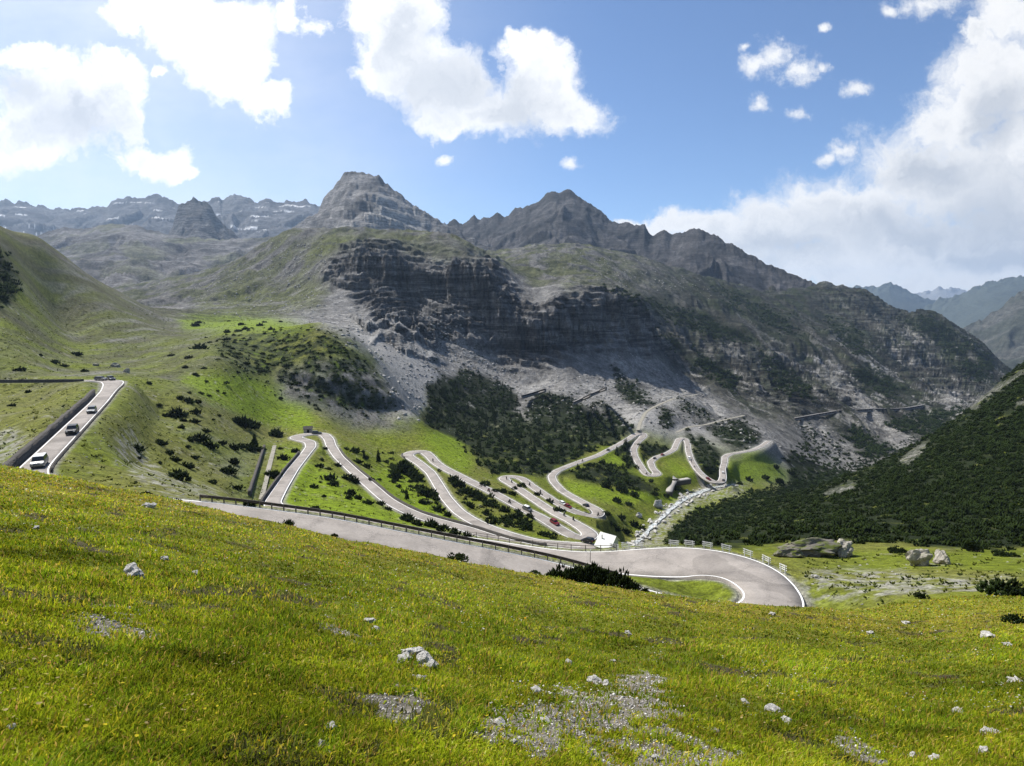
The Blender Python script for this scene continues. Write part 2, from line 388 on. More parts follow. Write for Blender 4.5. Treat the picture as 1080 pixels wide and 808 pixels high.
# ---- detail relief
GPX, GPY = unproj(GS, Z/GY)
CLIFF = [[(338,300),(350,275),(378,262),(417,262),(456,272),(495,266),(521,280),(545,312),(571,332),(593,314),(636,308),(675,318),(696,340),(712,372),(675,372),(641,370),(605,378),(576,392),(545,394),(520,378),(500,345),(469,326),(430,327),(386,326),(360,305)],
         [(388,322),(430,318),(470,318),(512,345),(550,385),(500,368),(470,365),(440,358),(420,372),(395,340)],
         [(292,398),(330,385),(375,378),(400,395),(428,430),(436,450),(405,450),(370,446),(335,428),(300,418)],
         [(700,350),(760,365),(850,375),(920,395),(905,425),(840,436),(800,420),(740,385)],[(860,302),(915,312),(985,336),(1045,378),(1030,420),(975,415),(930,360),(880,330)]]
m_cl = poly_mask(CLIFF, 7)
rock = samp(m_cl, GPX, GPY)*sstep(250, 320, GY)
far = sstep(60, 500, GY)
amp_m = .15*sstep(1.5, 6, GY)*(1-sstep(60, 100, GY))
Z = Z+amp_m*(fbm(GX/1.3, GY/1.3, 3, 31)+1.6*fbm(GX/4.5, GY/4.5, 2, 35))*np.clip(GY/14, .35, 1)
hill = sstep(85, 260, GY)
A_l = hill*np.clip(GY/420, .2, 4)
Z = Z+A_l*(2.0*fbm(GX/70, GY/70, 5, 41, .55)+.5*fbm(GX/14, GY/14, 3, 43))
mt = sstep(450, 1000, GY)
rs = sstep(620, 760, GPX)*sstep(620, 1000, GY)
ridg = fbm(GX/170+.25*noise2(GX/90, GY/90, 8), GY/170, 6, 51, .55, True)
Z = Z+mt*(ridg-.35)*(11+30*rock+9*sstep(930, 1100, GY)*(1-rs))*sstep(0, 1, 1.15-.5*np.abs(GS))
# fall-line gullies on the long right-hand slopes
al, ac = GX*.16-GY*.987, GX*.987+GY*.16
gul = fbm(ac/75+.5*noise2(GX/120, GY/120, 4), al/520, 6, 61, .58, True)
Z = Z-rs*(gul-.3)*20
# rock strata: terraces
low = samp(poly_mask(CLIFF[1:2], 25), GPX, GPY)
zz = Z+(.12+.38*low)*GX+13*fbm(GX/110, GY/110, 3, 71)+3*fbm(GX/25, GY/25, 3, 73)
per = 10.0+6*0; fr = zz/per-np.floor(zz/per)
Z = Z+rock*per*(1+.6*low)*(.85+.5*noise2(GX/45, zz/30, 75))*(sstep(.35, .75, fr)-fr)*sstep(300, 700, GY)
# traced ledges of the slab field below the cliff: short rock steps
GPX, GPY = unproj(GS, Z/GY); ledge = np.zeros(GX.shape)
LEDGES = [([(376,333),(394,349),(417,345),(438,356),(456,366),(470,372)], 9), ([(400,331),(425,338),(446,350),(468,357)], 7), ([(476,350),(495,363),(516,368),(540,376)], 9), ([(462,331),(482,342),(505,346)], 6), ([(395,366),(412,356),(424,370),(440,378)], 6),
 ([(352,300),(380,304),(410,300),(440,304)], 8), ([(440,300),(470,296),(500,306),(520,318)], 9), ([(500,318),(525,338),(550,352)], 10), ([(320,262),(360,258),(400,264),(430,270)], 5), ([(560,352),(600,338),(640,334),(672,344)], 8), ([(430,372),(452,380),(476,386)], 5)]
for pts, hh in LEDGES:
    xs_ = [p[0] for p in pts]; cc_ = np.nonzero((pxc > xs_[0]) & (pxc < xs_[-1]))[0]
    for j_ in cc_:
        x_ = pxc[j_]; y_ = np.interp(x_, xs_, [p[1] for p in pts])+1.6*float(noise2(np.array([x_/3.]), np.array([hh*1.0+xs_[0]]), 9)[0]); t_ = st(x_, y_)[1]
        r_ = np.nonzero((Z[:, j_]/GY[:, j_] >= t_) & (GY[:, j_] > 540))[0]
        if not len(r_): continue
        dd = GY[:, j_]-YR[r_[0]]; e_ = min(1, (x_-xs_[0])/7, (xs_[-1]-x_)/7)*(.65+.6*float(noise2(np.array([x_/8.]), np.array([xs_[0]*.37]), 12)[0]))
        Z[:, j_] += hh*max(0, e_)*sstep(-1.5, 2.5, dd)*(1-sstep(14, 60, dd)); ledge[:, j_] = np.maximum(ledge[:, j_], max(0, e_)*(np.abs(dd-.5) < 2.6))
# ---- the roads are benched into the slope
RX0, RY0, RS = -290.0, 30.0, .5
rw, rh = int((300-RX0)/RS), int((720-RY0)/RS)
rdist = np.full((rh, rw), 99., np.float32); rz = np.zeros((rh, rw), np.float32); rww = np.zeros((rh, rw), np.float32)
WN = 34
oy, ox = np.mgrid[-WN:WN+1, -WN:WN+1]
for pa, wa in ROADS:
    for q, w in zip(pa[::2], wa[::2]):
        i, j = int((q[0]-RX0)/RS), int((q[1]-RY0)/RS)
        if not (WN <= i < rw-WN-1 and WN <= j < rh-WN-1): continue
        sl = (slice(j-WN, j+WN+1), slice(i-WN, i+WN+1))
        dd = np.hypot((i+ox)*RS+RX0+RS/2-q[0], (j+oy)*RS+RY0+RS/2-q[1])-w/2
        b = dd < rdist[sl]
        rdist[sl] = np.where(b, dd, rdist[sl]); rz[sl] = np.where(b, q[2], rz[sl])
def rsamp(m, X, Y):
    x = np.clip((X-RX0)/RS-.5, 0, rw-1.001); y = np.clip((Y-RY0)/RS-.5, 0, rh-1.001); i = x.astype(int); j = y.astype(int); fx = x-i; fy = y-j
    return (m[j, i]*(1-fx)+m[j, i+1]*fx)*(1-fy)+(m[j+1, i]*(1-fx)+m[j+1, i+1]*fx)*fy
DR = rsamp(rdist, GX, GY); ZR = rsamp(rz, GX, GY)
Zt = ZR-np.where(DR < .5, .34, .12)
k = 1-sstep(.9, np.clip(1.0+2.2*np.abs(Z-Zt), 5.0, 10.5), DR)
Z = np.where(DR < 11, Z*(1-k)+Zt*k, Z)
# river bed
RIV = [(655,583,255),(668,575,280),(678,566,295),(688,555,318),(698,546,335),(707,537,362),(722,526,395),(738,519,425),(752,514,450),(775,511,480)]
RIVW = [4.5, 4.5, 4.5, 5, 5.5, 6, 8, 10, 9, 6]
def raw_z(x, y):
    s = x/y; j = np.clip(np.searchsorted(SC_, s)-1, 0, len(SC_)-2); i = np.clip(np.searchsorted(YR, y)-1, 0, len(YR)-2)
    fs = np.clip((s-SC_[j])/(SC_[j+1]-SC_[j]), 0, 1); fy = (y-YR[i])/(YR[i+1]-YR[i])
    return (Z[i, j]*(1-fs)+Z[i, j+1]*fs)*(1-fy)+(Z[i+1, j]*(1-fs)+Z[i+1, j+1]*fs)*fy
PR = np.array([P(*q) for q in RIV]); PR, WR = smooth_path(PR, np.array(RIVW, float), 1.0, (2.0, .006))
PR[:, 2] = np.minimum.accumulate(PR[:, 2])
DV = np.full(GX.shape, 99.); ZV = np.zeros(GX.shape)
sel = (GY > 230) & (GY < 520) & (GPX > 630) & (GPX < 800)
xs, ys = GX[sel], GY[sel]; best = np.full(xs.shape, 99.); bz = np.zeros(xs.shape)
for q, w in zip(PR[::2], WR[::2]):
    dd = np.hypot(xs-q[0], ys-q[1])-w/2; b = dd < best; best = np.where(b, dd, best); bz = np.where(b, q[2], bz)
DV[sel] = best; ZV[sel] = bz
k = 1-sstep(0, 14, DV)
Z = np.where(DV < 14, Z*(1-k)+(ZV-.5)*k, Z)
TG = Z/GY
GPX, GPY = unproj(GS, TG)
def ground(x, y): return float(raw_z(np.array([x]), np.array([y]))[0])
TMAX = np.maximum.accumulate(TG, axis=0)
def hit(px, py, dmin=1.0, dmax=1e9):
    """where the sight line through a photo point first meets the ground"""
    s, t = st(px, py); j = int(np.clip(np.searchsorted(SC_, s)-1, 0, len(SC_)-2)); f = (s-SC_[j])/(SC_[j+1]-SC_[j])
    col = TG[:, j]*(1-f)+TG[:, j+1]*f
    ok = np.nonzero((col >= t) & (YR > dmin) & (YR < dmax))[0]
    if not len(ok): return None
    i = ok[0]
    if i == 0: y = YR[0]
    else:
        a, b = col[i-1], col[i]; y = YR[i-1]+(YR[i]-YR[i-1])*np.clip((t-a)/(b-a+1e-9), 0, 1)
    return np.array([s*y, y, ground(s*y, y)])
# ------------------------------------------------------------------ ground colours, some with shade painted in
C_GRASS = np.array([.118,.145,.014]); C_BRIGHT = np.array([.150,.215,.010]); C_DRY = np.array([.150,.140,.040]); C_DULL = np.array([.105,.112,.048])
C_SCREE = np.array([.240,.234,.222]); C_PALE = np.array([.33,.32,.29]); C_ROCK = np.array([.088,.087,.087]); C_PINE = np.array([.016,.022,.008]); C_SOIL = np.array([.060,.046,.030])
P_PINE = [[(448,446),(452,408),(462,398),(478,400),(490,388),(512,396),(540,410),(552,440),(566,470),(540,486),(505,484),(480,462)],
 [(556,430),(572,415),(600,420),(640,440),(664,455),(640,470),(600,486),(575,495),(545,492),(556,460)],
 [(600,495),(640,486),(668,500),(692,516),(688,524),(640,514),(610,508)],[(640,468),(662,468),(672,490),(664,496),(648,478)],
 [(674,466),(700,468),(712,474),(690,482),(676,482)],[(730,470),(740,455),(760,480),(758,498),(745,500),(733,486)],
 [(712,424),(722,420),(755,440),(745,447)],[(745,450),(785,440),(806,466),(780,474),(762,465)],[(652,412),(668,400),(690,428),(676,430)],
 [(640,385),(655,392),(668,412),(655,414)],[(622,424),(636,424),(668,450),(660,457)],[(690,424),(702,428),(715,450),(700,450)],[(720,452),(728,456),(738,472),(728,470)],
 [(500,486),(540,488),(600,494),(604,500),(560,500),(520,500)],
 [(700,575),(708,556),(732,540),(790,520),(880,499),(960,464),(1020,424),(1080,372),(1230,295),(1230,582),(1080,578),(1010,580),(950,572),(860,570),(800,576),(740,576)],
 [(826,480),(850,462),(900,478),(930,484),(880,505),(836,515)],[(840,445),(860,450),(905,486),(880,498),(850,470)]]
P_PINE_FAR = [[(632,300),(655,308),(708,322),(781,349),(800,364),(745,354),(696,334),(675,322)],[(690,345),(760,385),(790,410),(770,412),(720,375)],
 [(745,300),(800,318),(850,350),(830,350),(780,330)],[(935,330),(958,334),(985,334),(1016,351),(1049,377),(1045,400),(1020,400),(985,360)],[(860,330),(900,345),(930,370),(900,372)],
 [(868,452),(900,450),(945,475),(925,484)],[(930,445),(960,440),(1000,430),(1020,428),(975,465)],[(800,372),(850,400),(860,420),(820,410)],[(900,385),(960,405),(940,418),(905,402)]]
P_BRIGHT = [[(440,462),(470,450),(485,455),(492,480),(500,492),(485,500),(462,486),(448,472)],[(630,483),(645,476),(660,487),(668,500),(678,505),(690,512),(676,515),(640,495)],
 [(697,488),(712,486),(730,495),(745,507),(735,512),(715,503)],[(766,484),(800,476),(815,485),(833,501),(836,509),(800,506),(766,509)],[(727,536),(770,532),(778,540),(735,546)],
 [(588,506),(620,510),(640,520),(700,520),(722,527),(690,532),(640,530),(600,520)],[(190,335),(250,332),(330,342),(300,352),(230,350),(190,345)],[(190,395),(260,395),(330,430),(330,455),(270,445),(215,420)],
 [(300,470),(420,540),(470,560),(300,540),(290,520)],[(420,490),(470,540),(520,575),(440,545),(380,500)]]
P_DRYP = [[(110,408),(200,420),(300,455),(270,470),(180,440)],[(100,440),(150,430),(240,500),(250,530),(150,505)],[(-50,402),(95,402),(40,470),(-50,450)]]
P_PALE = [[(126,452),(140,448),(150,470),(170,498),(215,510),(235,520),(200,526),(160,514),(135,496),(120,480)],[(-60,448),(18,452),(30,470),(10,490),(-60,490)],
 [(840,620),(855,605),(900,600),(945,604),(1000,608),(1075,614),(1060,624),(960,628),(880,634),(852,636)],[(660,583),(690,548),(712,532),(745,513),(790,510),(780,522),(740,530),(706,560),(690,585)],
 [(690,425),(720,415),(770,440),(790,440),(760,452),(710,440)],
 [(945,488),(965,472),(985,462),(960,492)],[(868,520),(900,508),(905,514),(870,526)],[(1022,430),(1040,412),(1060,402),(1085,386),(1083,393),(1062,408),(1044,418),(1028,434)],[(1070,427),(1084,420),(1084,428),(1072,431)]]
P_SCREE = [[(380,330),(470,330),(520,372),(560,392),(560,425),(540,412),(500,392),(455,402),(446,440),(420,440),(395,375),(330,345)],[(440,250),(430,240)],[(640,372),(700,385),(770,430),(770,445),(700,425),(640,400)],
 [(545,400),(640,400),(690,430),(715,455),(660,450),(600,425),(560,440)],[(735,442),(790,440),(810,466),(830,470),(810,476),(760,455)],
 [(866,391),(873,391),(926,430),(902,430)],[(898,435),(926,434),(968,465),(948,474)],[(838,444),(862,441),(908,490),(900,490),(862,470)],[(990,415),(1002,410),(1030,432),(1012,436)]]
P_OLIVE = [[(340,250),(420,250),(500,262),(520,285),(460,276),(380,268),(345,275),(300,262)],[(215,310),(270,300),(345,290),(340,320),(290,335),(200,330)],[(590,290),(640,300),(700,322),(640,318),(600,308)],[(720,290),(745,295),(752,312),(725,308)]]
P_CRAG_SHADE = [[(-120,245),(0,262),(12,275),(22,300),(10,318),(0,325),(-120,330)]]
P_MOUND = [[(225,350),(300,345),(370,355),(395,385),(420,430),(390,440),(320,420),(300,400),(240,395)]]
HSV_PATCH = [[(420,690),(440,684),(458,692),(464,704),(440,708),(424,700)],[(330,645),(350,652),(395,690),(380,695),(340,668)],[(560,735),(600,722),(660,735),(690,750),(640,790),(580,800),(500,790),(470,770),(520,752)],
 [(650,712),(690,710),(720,728),(690,742),(655,730)],[(700,760),(760,770),(800,800),(780,815),(700,800)],[(330,765),(356,760),(360,800),(335,815)],[(505,700),(540,696),(560,706),(530,712)],[(800,740),(830,744),(828,752),(802,748)]]
wsc = np.clip(GY/16, .5, 40)
wx = fbm(GX/(.6*14), GY/(.6*14), 4, 81)*(1-far)+fbm(GX/55, GY/55, 5, 83, .6)*far
wy = fbm(GX/(.6*14)+40, GY/(.6*14), 4, 85)*(1-far)+fbm(GX/55+40, GY/55, 5, 87, .6)*far
UX, UY = GPX+wx*13, GPY+wy*9
def mk(polys, soft=2, lo=60, hi=1e9):
    return samp(poly_mask(polys, soft), UX, UY)*((GY > lo) & (GY < hi))
n_a = fbm(GX/9, GY/9, 5, 91, .6); n_b = fbm(GX/40, GY/40, 5, 93, .6); n_c = fbm(GX/2.2, GY/2.2, 4, 95, .6)
streak = fbm(ac/22+1.2*noise2(GX/90, GY/90, 3), al/230, 6, 97, .6)
Cc = np.empty(GX.shape+(3,), np.float32); Cc[:] = C_GRASS
def over(m, c): 
    m = np.clip(m, 0, 1)[..., None]; Cc[:] = Cc*(1-m)+np.asarray(c)*m
def thr(n, a, w=.12): return sstep(a-w, a+w, n)
over(thr(n_b, .05, .3)*.6, C_DRY)
# mountain: scree, with rock where it is steep
over(sstep(470, 620, GY), C_SCREE)
gx = np.gradient(Z, axis=0)/np.gradient(GY, axis=0)
over(sstep(600, 760, GY)*thr(fbm(GX/33, GY/33, 5, 101, .6), .1, .25)*.55, C_ROCK)
left = sstep(230, 330, 330-0*GPX)*(1-sstep(170, 330, GPX))
slope = np.hypot(np.gradient(Z, axis=0)/np.gradient(GY, axis=0), 0)
over(sstep(550, 700, GY)*sstep(.75, 1.5, slope)*.8*(1-rs), C_ROCK*.9)
over(left*sstep(90, 160, GY)*(GY < 900)*.85, C_DULL*.85)
over(left*(GY > 120)*(GY < 900)*thr(fbm(GX/10, GY/60+GX/30, 5, 103, .6), .12, .25)*.7, C_SCREE*.8)
over(left*(GY > 110)*(1-sstep(330, 520, GY))*thr(n_b, -.12, .3)*.8, C_GRASS*1.1)
over(left*sstep(200, 300, GY)*(GY < 900)*thr(fbm(GX/13, GY/80+GX/40, 6, 119, .65), .02, .2)*.6, np.array([.075,.070,.050]))
over(mk(P_DRYP, 6)*.45, C_DRY*.95)
upl = sstep(930, 1080, GY)*(1-rs)
over(upl*.9, np.array([.150,.146,.136]))
over(upl*thr(fbm(GX/28, GY/28, 6, 161, .65), .04, .1)*.75, C_ROCK*.9)
over(upl*thr(fbm(GX/75, GY/75, 5, 163, .6), -.02, .15)*.75, np.array([.085,.095,.032]))
over(mk(P_OLIVE, 6, 350)*thr(n_b, -.2, .25)*.85, np.array([.105,.118,.036]))
over(mk(P_BRIGHT, 4, 90)*.85, C_BRIGHT)
over(rs*.95, np.array([.034,.035,.026]))  # dark scrub base, with the flank's cloud shade painted in
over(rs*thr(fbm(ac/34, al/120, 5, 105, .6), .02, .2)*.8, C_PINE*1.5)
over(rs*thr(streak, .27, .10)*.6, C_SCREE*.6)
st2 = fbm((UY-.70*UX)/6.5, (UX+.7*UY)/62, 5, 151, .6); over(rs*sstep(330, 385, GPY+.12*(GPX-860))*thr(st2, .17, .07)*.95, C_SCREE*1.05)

over(mk(P_SCREE, 4, 300)*.95, C_SCREE*1.12)
over(mk(P_SCREE, 4, 300)*thr(streak, .18, .12)*.5, C_SCREE*.75)
over(rock*(1-.85*rs)*(1-.75*low)*thr(n_b, -.3, .3), C_ROCK*1.6)
over(rock*(1-low)*(1-rs)*thr(fbm(GX/9, Z/40, 5, 153, .6), .12, .12)*.6, np.array([.26,.24,.21]))
over(rock*low*.85, C_SCREE*.85)
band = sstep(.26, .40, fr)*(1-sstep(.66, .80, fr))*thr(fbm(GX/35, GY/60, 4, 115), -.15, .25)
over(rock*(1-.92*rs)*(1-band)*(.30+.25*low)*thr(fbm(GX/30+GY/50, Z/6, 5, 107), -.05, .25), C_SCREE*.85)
over(rock*band*.7*(1-.4*low)*(1-.8*rs), C_ROCK*.85)  # step faces painted darker in place of overhang shade
over(ledge*.9, C_ROCK)  # ledge faces in bare rock colour, also painting the shade that falls there
over(mk(P_CRAG_SHADE, 5, 150, 900), C_PINE)  # shade of the left crag painted in as near-black pine ground
m_mound = mk(P_MOUND, 8, 280, 470)
over(m_mound*thr(n_a, -.12, .2)*.9, C_PINE*1.5)
over(m_mound*thr(n_a, .3, .1)*.6, C_BRIGHT*.8)
pine = mk(P_PINE, 2, 100)*1.0*(1-(rs > .02)*(GY > 465)*(GPX > 835)); pine_far = mk(P_PINE_FAR, 3, 500)
m_pine = np.clip(np.maximum(pine*sstep(-.55, -.15, n_a), pine_far*sstep(-.4, .1, n_b)), 0, 1)
over(m_pine, C_PINE)
over(mk(P_PALE, 3, 66)*thr(n_c+.6*n_a, .02, .22)*.8, C_PALE*.8)
mead = 1-sstep(60, 68, GY)
gap = (GY > 66)*(GY < 340)*(1-np.clip(m_pine, 0, 1))
over(gap*thr(n_a, .22, .12)*.35, C_DRY*.8)
over(gap*thr(n_c+n_a, .55, .2)*.5, C_SCREE*1.1)
# the near meadow: turf, drier towards its brow, bare stony patches and dark soil pockets
HSV_PATCH += [[(600,760),(700,745),(800,790),(760,830),(600,830)],[(380,740),(430,735),(450,760),(400,775)],[(880,770),(960,775),(980,810),(880,815)],[(90,640),(190,650),(180,675),(100,670)]]
GM = poly_mask(HSV_PATCH, 13); GM2 = np.clip(poly_mask(HSV_PATCH, 22)*3, 0, 1)
def grav_at(px, py, x, y):
    k_ = samp(GM, px, py)*.62+1.25*fbm(x/1.1, y/1.1, 5, 95, .6)+.75*fbm(x/.3, y/.3, 3, 121)+.10*sstep(640, 760, py)*sstep(250, 500, px)
    return sstep(.36, .66, k_)*(y < 40)*samp(GM2, px, py)
grav = grav_at(GPX, GPY, GX, GY)
soil = mead*thr(fbm(GX/1.7, GY/1.7, 4, 123, .6), .27, .1)*(GY < 45)
over(mead, C_GRASS*.72)
over(mead*sstep(9, 32, GY)*.6*thr(n_a, -.1, .4), np.array([.20,.160,.026]))
over((GY > 40)*(GY < 66)*.5, C_GRASS*1.1)
over(soil*.9, C_SOIL*.8); over(grav, np.array([.15,.135,.11]))
Cc *= (1+.16*n_c+.12*n_a)[..., None]
Cc = np.clip(Cc, .004, .8)
# keep the road benches as verge
verge = (1-sstep(.3, 1.6, DR))*(GY < 700)*(GY > 62); over(verge*.8, C_PALE*.75)
over(np.where(DV < 99, 1-sstep(-2, 1.6, DV+5*n_a+2*n_c), 0)*.8, C_PALE*.9)
rockA = np.clip(rock+rs*.5, 0, 1)

M_near = terrain_mat("meadow_turf", (3.5, 14), .5, .04, .3)
M_mid = terrain_mat("alpine_slope", (.5, 2.4), .8, .45, .42)
M_far = terrain_mat("mountain_ground", (.035, .16, .6), 1.0, 3.5, .38, strata=1.5)
def grid_obj(name, r0, r1, mat, label):
    V = np.stack([GX[r0:r1+1], GY[r0:r1+1], Z[r0:r1+1]], -1).reshape(-1, 3)
    nr, nc = r1-r0+1, GX.shape[1]
    i = (np.arange(nr-1)[:, None]*nc+np.arange(nc-1)[None]).ravel()
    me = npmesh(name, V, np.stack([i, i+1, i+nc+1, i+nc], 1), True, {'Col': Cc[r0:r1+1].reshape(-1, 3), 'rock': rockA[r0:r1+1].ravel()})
    return tag(link(name, me, mat), label, name.replace('_', ' '), kind='structure')
i1 = int(np.searchsorted(YR, 64)); i2 = int(np.searchsorted(YR, 620)); i3 = len(YR)-1
# overhang and ledges: push the cliff rows in and out along the view
push = (fbm(GX/30, Z/9, 4, 131, .6)*9+fbm(GX/17+Z/60, Z/30, 4, 133, .55)*13*(1-.6*low))*rock*(1-.7*rs)*sstep(500, 750, GY)
GYd = GY+push; GY_flat = GY; GY = GYd
grid_obj("meadow", 0, i1, M_near, "steep flowery meadow dropping away in the foreground")
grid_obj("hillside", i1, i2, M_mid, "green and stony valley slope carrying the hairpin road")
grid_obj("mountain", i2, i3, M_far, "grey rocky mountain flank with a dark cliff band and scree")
GY = GY_flat
# ground behind the viewpoint
gxx, gyy = np.meshgrid(np.linspace(-40, 40, 81), np.linspace(-60, .79, 60))
pl0 = np.interp(gxx/8, SC_, plim)*0+np.interp(0, SC_, plim)
V = np.stack([gxx, gyy, pl0*gyy-1.5-.19*gxx*sstep(-1, -8, gyy)+np.where(gyy > .7, -.12, -.12)], -1).reshape(-1, 3)
ii = (np.arange(59)[:, None]*81+np.arange(80)[None]).ravel()
tag(link("ground", npmesh("ground", V, np.stack([ii, ii+1, ii+82, ii+81], 1), True, {'Col': np.tile(C_GRASS*.8, (len(V), 1))}), M_near), "grassy ground behind the viewpoint", "ground", kind='structure')

# ------------------------------------------------------------------ the peaks behind
def massif(name, sky, dep, lf, lb, fs, bs, col, label, seed, namp=60, nsc=260, step=1.5, col2=None, snow=0, power=.9, strata=0, jit=1.0, dull=0, rk=1.0, scree=None):
    px0, px1 = sky[0][0], sky[-1][0]
    px = np.arange(px0, px1+.1, step); py = interp(px, sky)
    s, t = st(px, py); d = interp(px, dep)
    n1 = int(lf/ (d.mean()*.0042)); off = np.concatenate([-lf*(np.linspace(1, 0, n1)**1.25), np.linspace(0, lb, 22)[1:]])
    S, O = np.meshgrid(s, off); D = np.tile(d, (len(off), 1)); Y = D+O; X = S*Y
    Xr = S*D
    zk = t*d; gk = np.exp(-.5*(np.arange(-40, 41)/(14/step))**2); gk /= gk.sum(); zs = np.convolve(np.pad(zk, 40, mode='edge'), gk, 'valid')
    kf = np.clip(np.abs(off)/(lf*.16), 0, 1)[:, None]; zr = zk[None]*(1-kf)+zs[None]*kf+(1-kf)*jit*(fbm(Xr/(d*.016), O/(d*.03)+seed, 5, seed+9, .62)*.007+.006*(fbm(Xr/(d*.03), O/(d*.05)+seed+5, 4, seed+19, .6, True)-.45))*d
    rg = fbm(X/nsc+.3*noise2(X/nsc*2, Y/nsc*2, seed), Y/nsc*.6, 6, seed, .52, True)
    a = np.abs(O)
    fall = np.where(O < 0, fs*a**power*(lf*.5)**(1-power), bs*a)
    ramp = np.clip(a/(lf*.22), 0, 1)
    z = zr-fall+ramp*(rg-.45)*namp*(1.0)
    if strata:
        q = (z+.25*X)/strata; fr = q-np.floor(q); z = z+ramp*strata*.7*(sstep(.3, .8, fr)-fr)
    nr, nc = X.shape; i = (np.arange(nr-1)[:, None]*nc+np.arange(nc-1)[None]).ravel()
    C = np.empty(X.shape+(3,), np.float32); C[:] = col
    if col2 is not None:
        m = thr(fbm(X/(nsc*.8), Y/(nsc*.8)+z/160, 5, seed+3, .6), .02, .2)[..., None]; C = C*(1-m)+np.array(col2)*m
    if dull:
        m = (thr(fbm(X/220, Y/220, 5, seed+5, .6), .1, .15)*dull)[..., None]; C = C*(1-m)+C_DULL*m
    if scree:
        sm = samp(poly_mask(scree, 5), *[q+8*fbm(X/60, Y/60, 4, 5) for q in unproj(S, z/Y)])[..., None]; C = C*(1-sm)+C_SCREE*1.15*sm
    if snow:
        gz = np.abs(np.gradient(z, axis=0)/np.gradient(Y, axis=0)); m = thr(fbm(X/330, z/40+Y/900, 4, seed+7), .34, .04)*(O < -80)*snow; C = C*(1-m[..., None])+.75*m[..., None]
    me = npmesh(name, np.stack([X, Y, z], -1).reshape(-1, 3), np.stack([i, i+1, i+nc+1, i+nc], 1), True, {'Col': C.reshape(-1, 3), 'rock': np.full(X.size, rk)})
    return tag(link(name, me, M_far), label, "mountain", kind='structure')
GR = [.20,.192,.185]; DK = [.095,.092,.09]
massif("mountain", [(-160,205),(-60,216),(0,212),(20,212),(37,215),(57,221),(90,219),(115,218),(118,212),(134,208),(152,210),(164,205),(174,207),(184,214),(205,216),(221,212),(231,208),(234,212),(247,205),(259,208),(268,213),(281,210),(294,213),(311,211),(328,213),(345,218),(400,225),(470,236),(520,245)],
 [(-160,5600),(520,5200)], 2600, 900, .42, .8, [.13,.13,.135], "far blue grey ridge with small snow fields at the head of the valley", 201, 170, 520, 1.2, [.08,.08,.085], 1, rk=.3, jit=.9)
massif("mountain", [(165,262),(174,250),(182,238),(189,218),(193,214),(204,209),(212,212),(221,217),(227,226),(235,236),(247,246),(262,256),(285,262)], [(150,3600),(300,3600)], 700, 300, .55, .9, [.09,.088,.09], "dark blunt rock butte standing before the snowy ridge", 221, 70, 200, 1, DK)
massif("mountain", [(-160,235),(-60,246),(0,252),(37,249),(67,240),(90,242),(117,236),(144,238),(160,243),(182,248),(215,252),(250,252),(290,250),(330,244),(380,246),(430,255)], [(-160,2900),(430,2700)], 1500, 700, .29, .5, GR, "hazy grey basin of slabs and scree below the snowy ridge", 231, 62, 300, 1.2, DK, 0, dull=.6, jit=.5, rk=.35)
massif("mountain", [(285,262),(300,247),(314,237),(325,231),(335,223),(342,209),(348,201),(353,195),(357,191),(362,184),(365,182),(369,181),(377,182.5),(384,182),(390,184),(397,186),(409,193),(416,200),(423,205),(434,214),(443,221),(451,226),(462,233),(476,240),(500,252),(530,268),(560,285)],
 [(280,2700),(369,2600),(560,2350)], 1000, 800, .62, 1.0, [.225,.215,.205], "tall pale grey pyramid peak in the middle of the range", 241, 75, 240, 1, [.10,.096,.092], 0, strata=46, rk=.6, scree=[[(398,205),(420,212),(450,236),(470,248),(420,246),(385,240),(392,222)],[(360,235),(400,238),(440,250),(350,250)]])
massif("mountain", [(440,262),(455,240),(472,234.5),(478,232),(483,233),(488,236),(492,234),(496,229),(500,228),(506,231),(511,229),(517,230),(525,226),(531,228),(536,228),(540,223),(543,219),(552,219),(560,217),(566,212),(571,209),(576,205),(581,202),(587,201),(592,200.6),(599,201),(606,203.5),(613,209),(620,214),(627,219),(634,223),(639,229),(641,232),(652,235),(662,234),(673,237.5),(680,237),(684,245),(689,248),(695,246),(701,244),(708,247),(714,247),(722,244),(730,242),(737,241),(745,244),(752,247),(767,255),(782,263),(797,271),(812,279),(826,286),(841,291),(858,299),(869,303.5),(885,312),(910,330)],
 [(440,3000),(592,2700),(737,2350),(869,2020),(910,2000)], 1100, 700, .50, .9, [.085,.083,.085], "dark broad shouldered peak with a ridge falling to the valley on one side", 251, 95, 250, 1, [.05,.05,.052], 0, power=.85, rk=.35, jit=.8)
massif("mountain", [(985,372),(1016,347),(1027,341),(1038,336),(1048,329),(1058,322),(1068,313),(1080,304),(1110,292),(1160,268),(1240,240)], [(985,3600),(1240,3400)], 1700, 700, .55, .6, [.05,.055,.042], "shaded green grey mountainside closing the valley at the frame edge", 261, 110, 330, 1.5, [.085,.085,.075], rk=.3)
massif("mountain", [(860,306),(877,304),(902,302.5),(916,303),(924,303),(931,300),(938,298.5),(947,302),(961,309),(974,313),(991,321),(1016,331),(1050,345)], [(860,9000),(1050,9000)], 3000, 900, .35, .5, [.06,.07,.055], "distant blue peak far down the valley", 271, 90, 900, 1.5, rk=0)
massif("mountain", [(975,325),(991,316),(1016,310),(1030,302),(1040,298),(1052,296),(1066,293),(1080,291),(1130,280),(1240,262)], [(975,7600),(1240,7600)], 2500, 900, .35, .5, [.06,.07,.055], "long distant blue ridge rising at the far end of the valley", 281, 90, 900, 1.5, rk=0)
massif("mountain", [(940,312),(966,310),(983,306),(990,303),(1005,304),(1020,307),(1040,310)], [(940,14000),(1040,14000)], 2500, 900, .3, .5, [.2,.2,.2], "faintest pale range on the horizon beyond the blue ridges", 291, 90, 900, 1.5, rk=0)

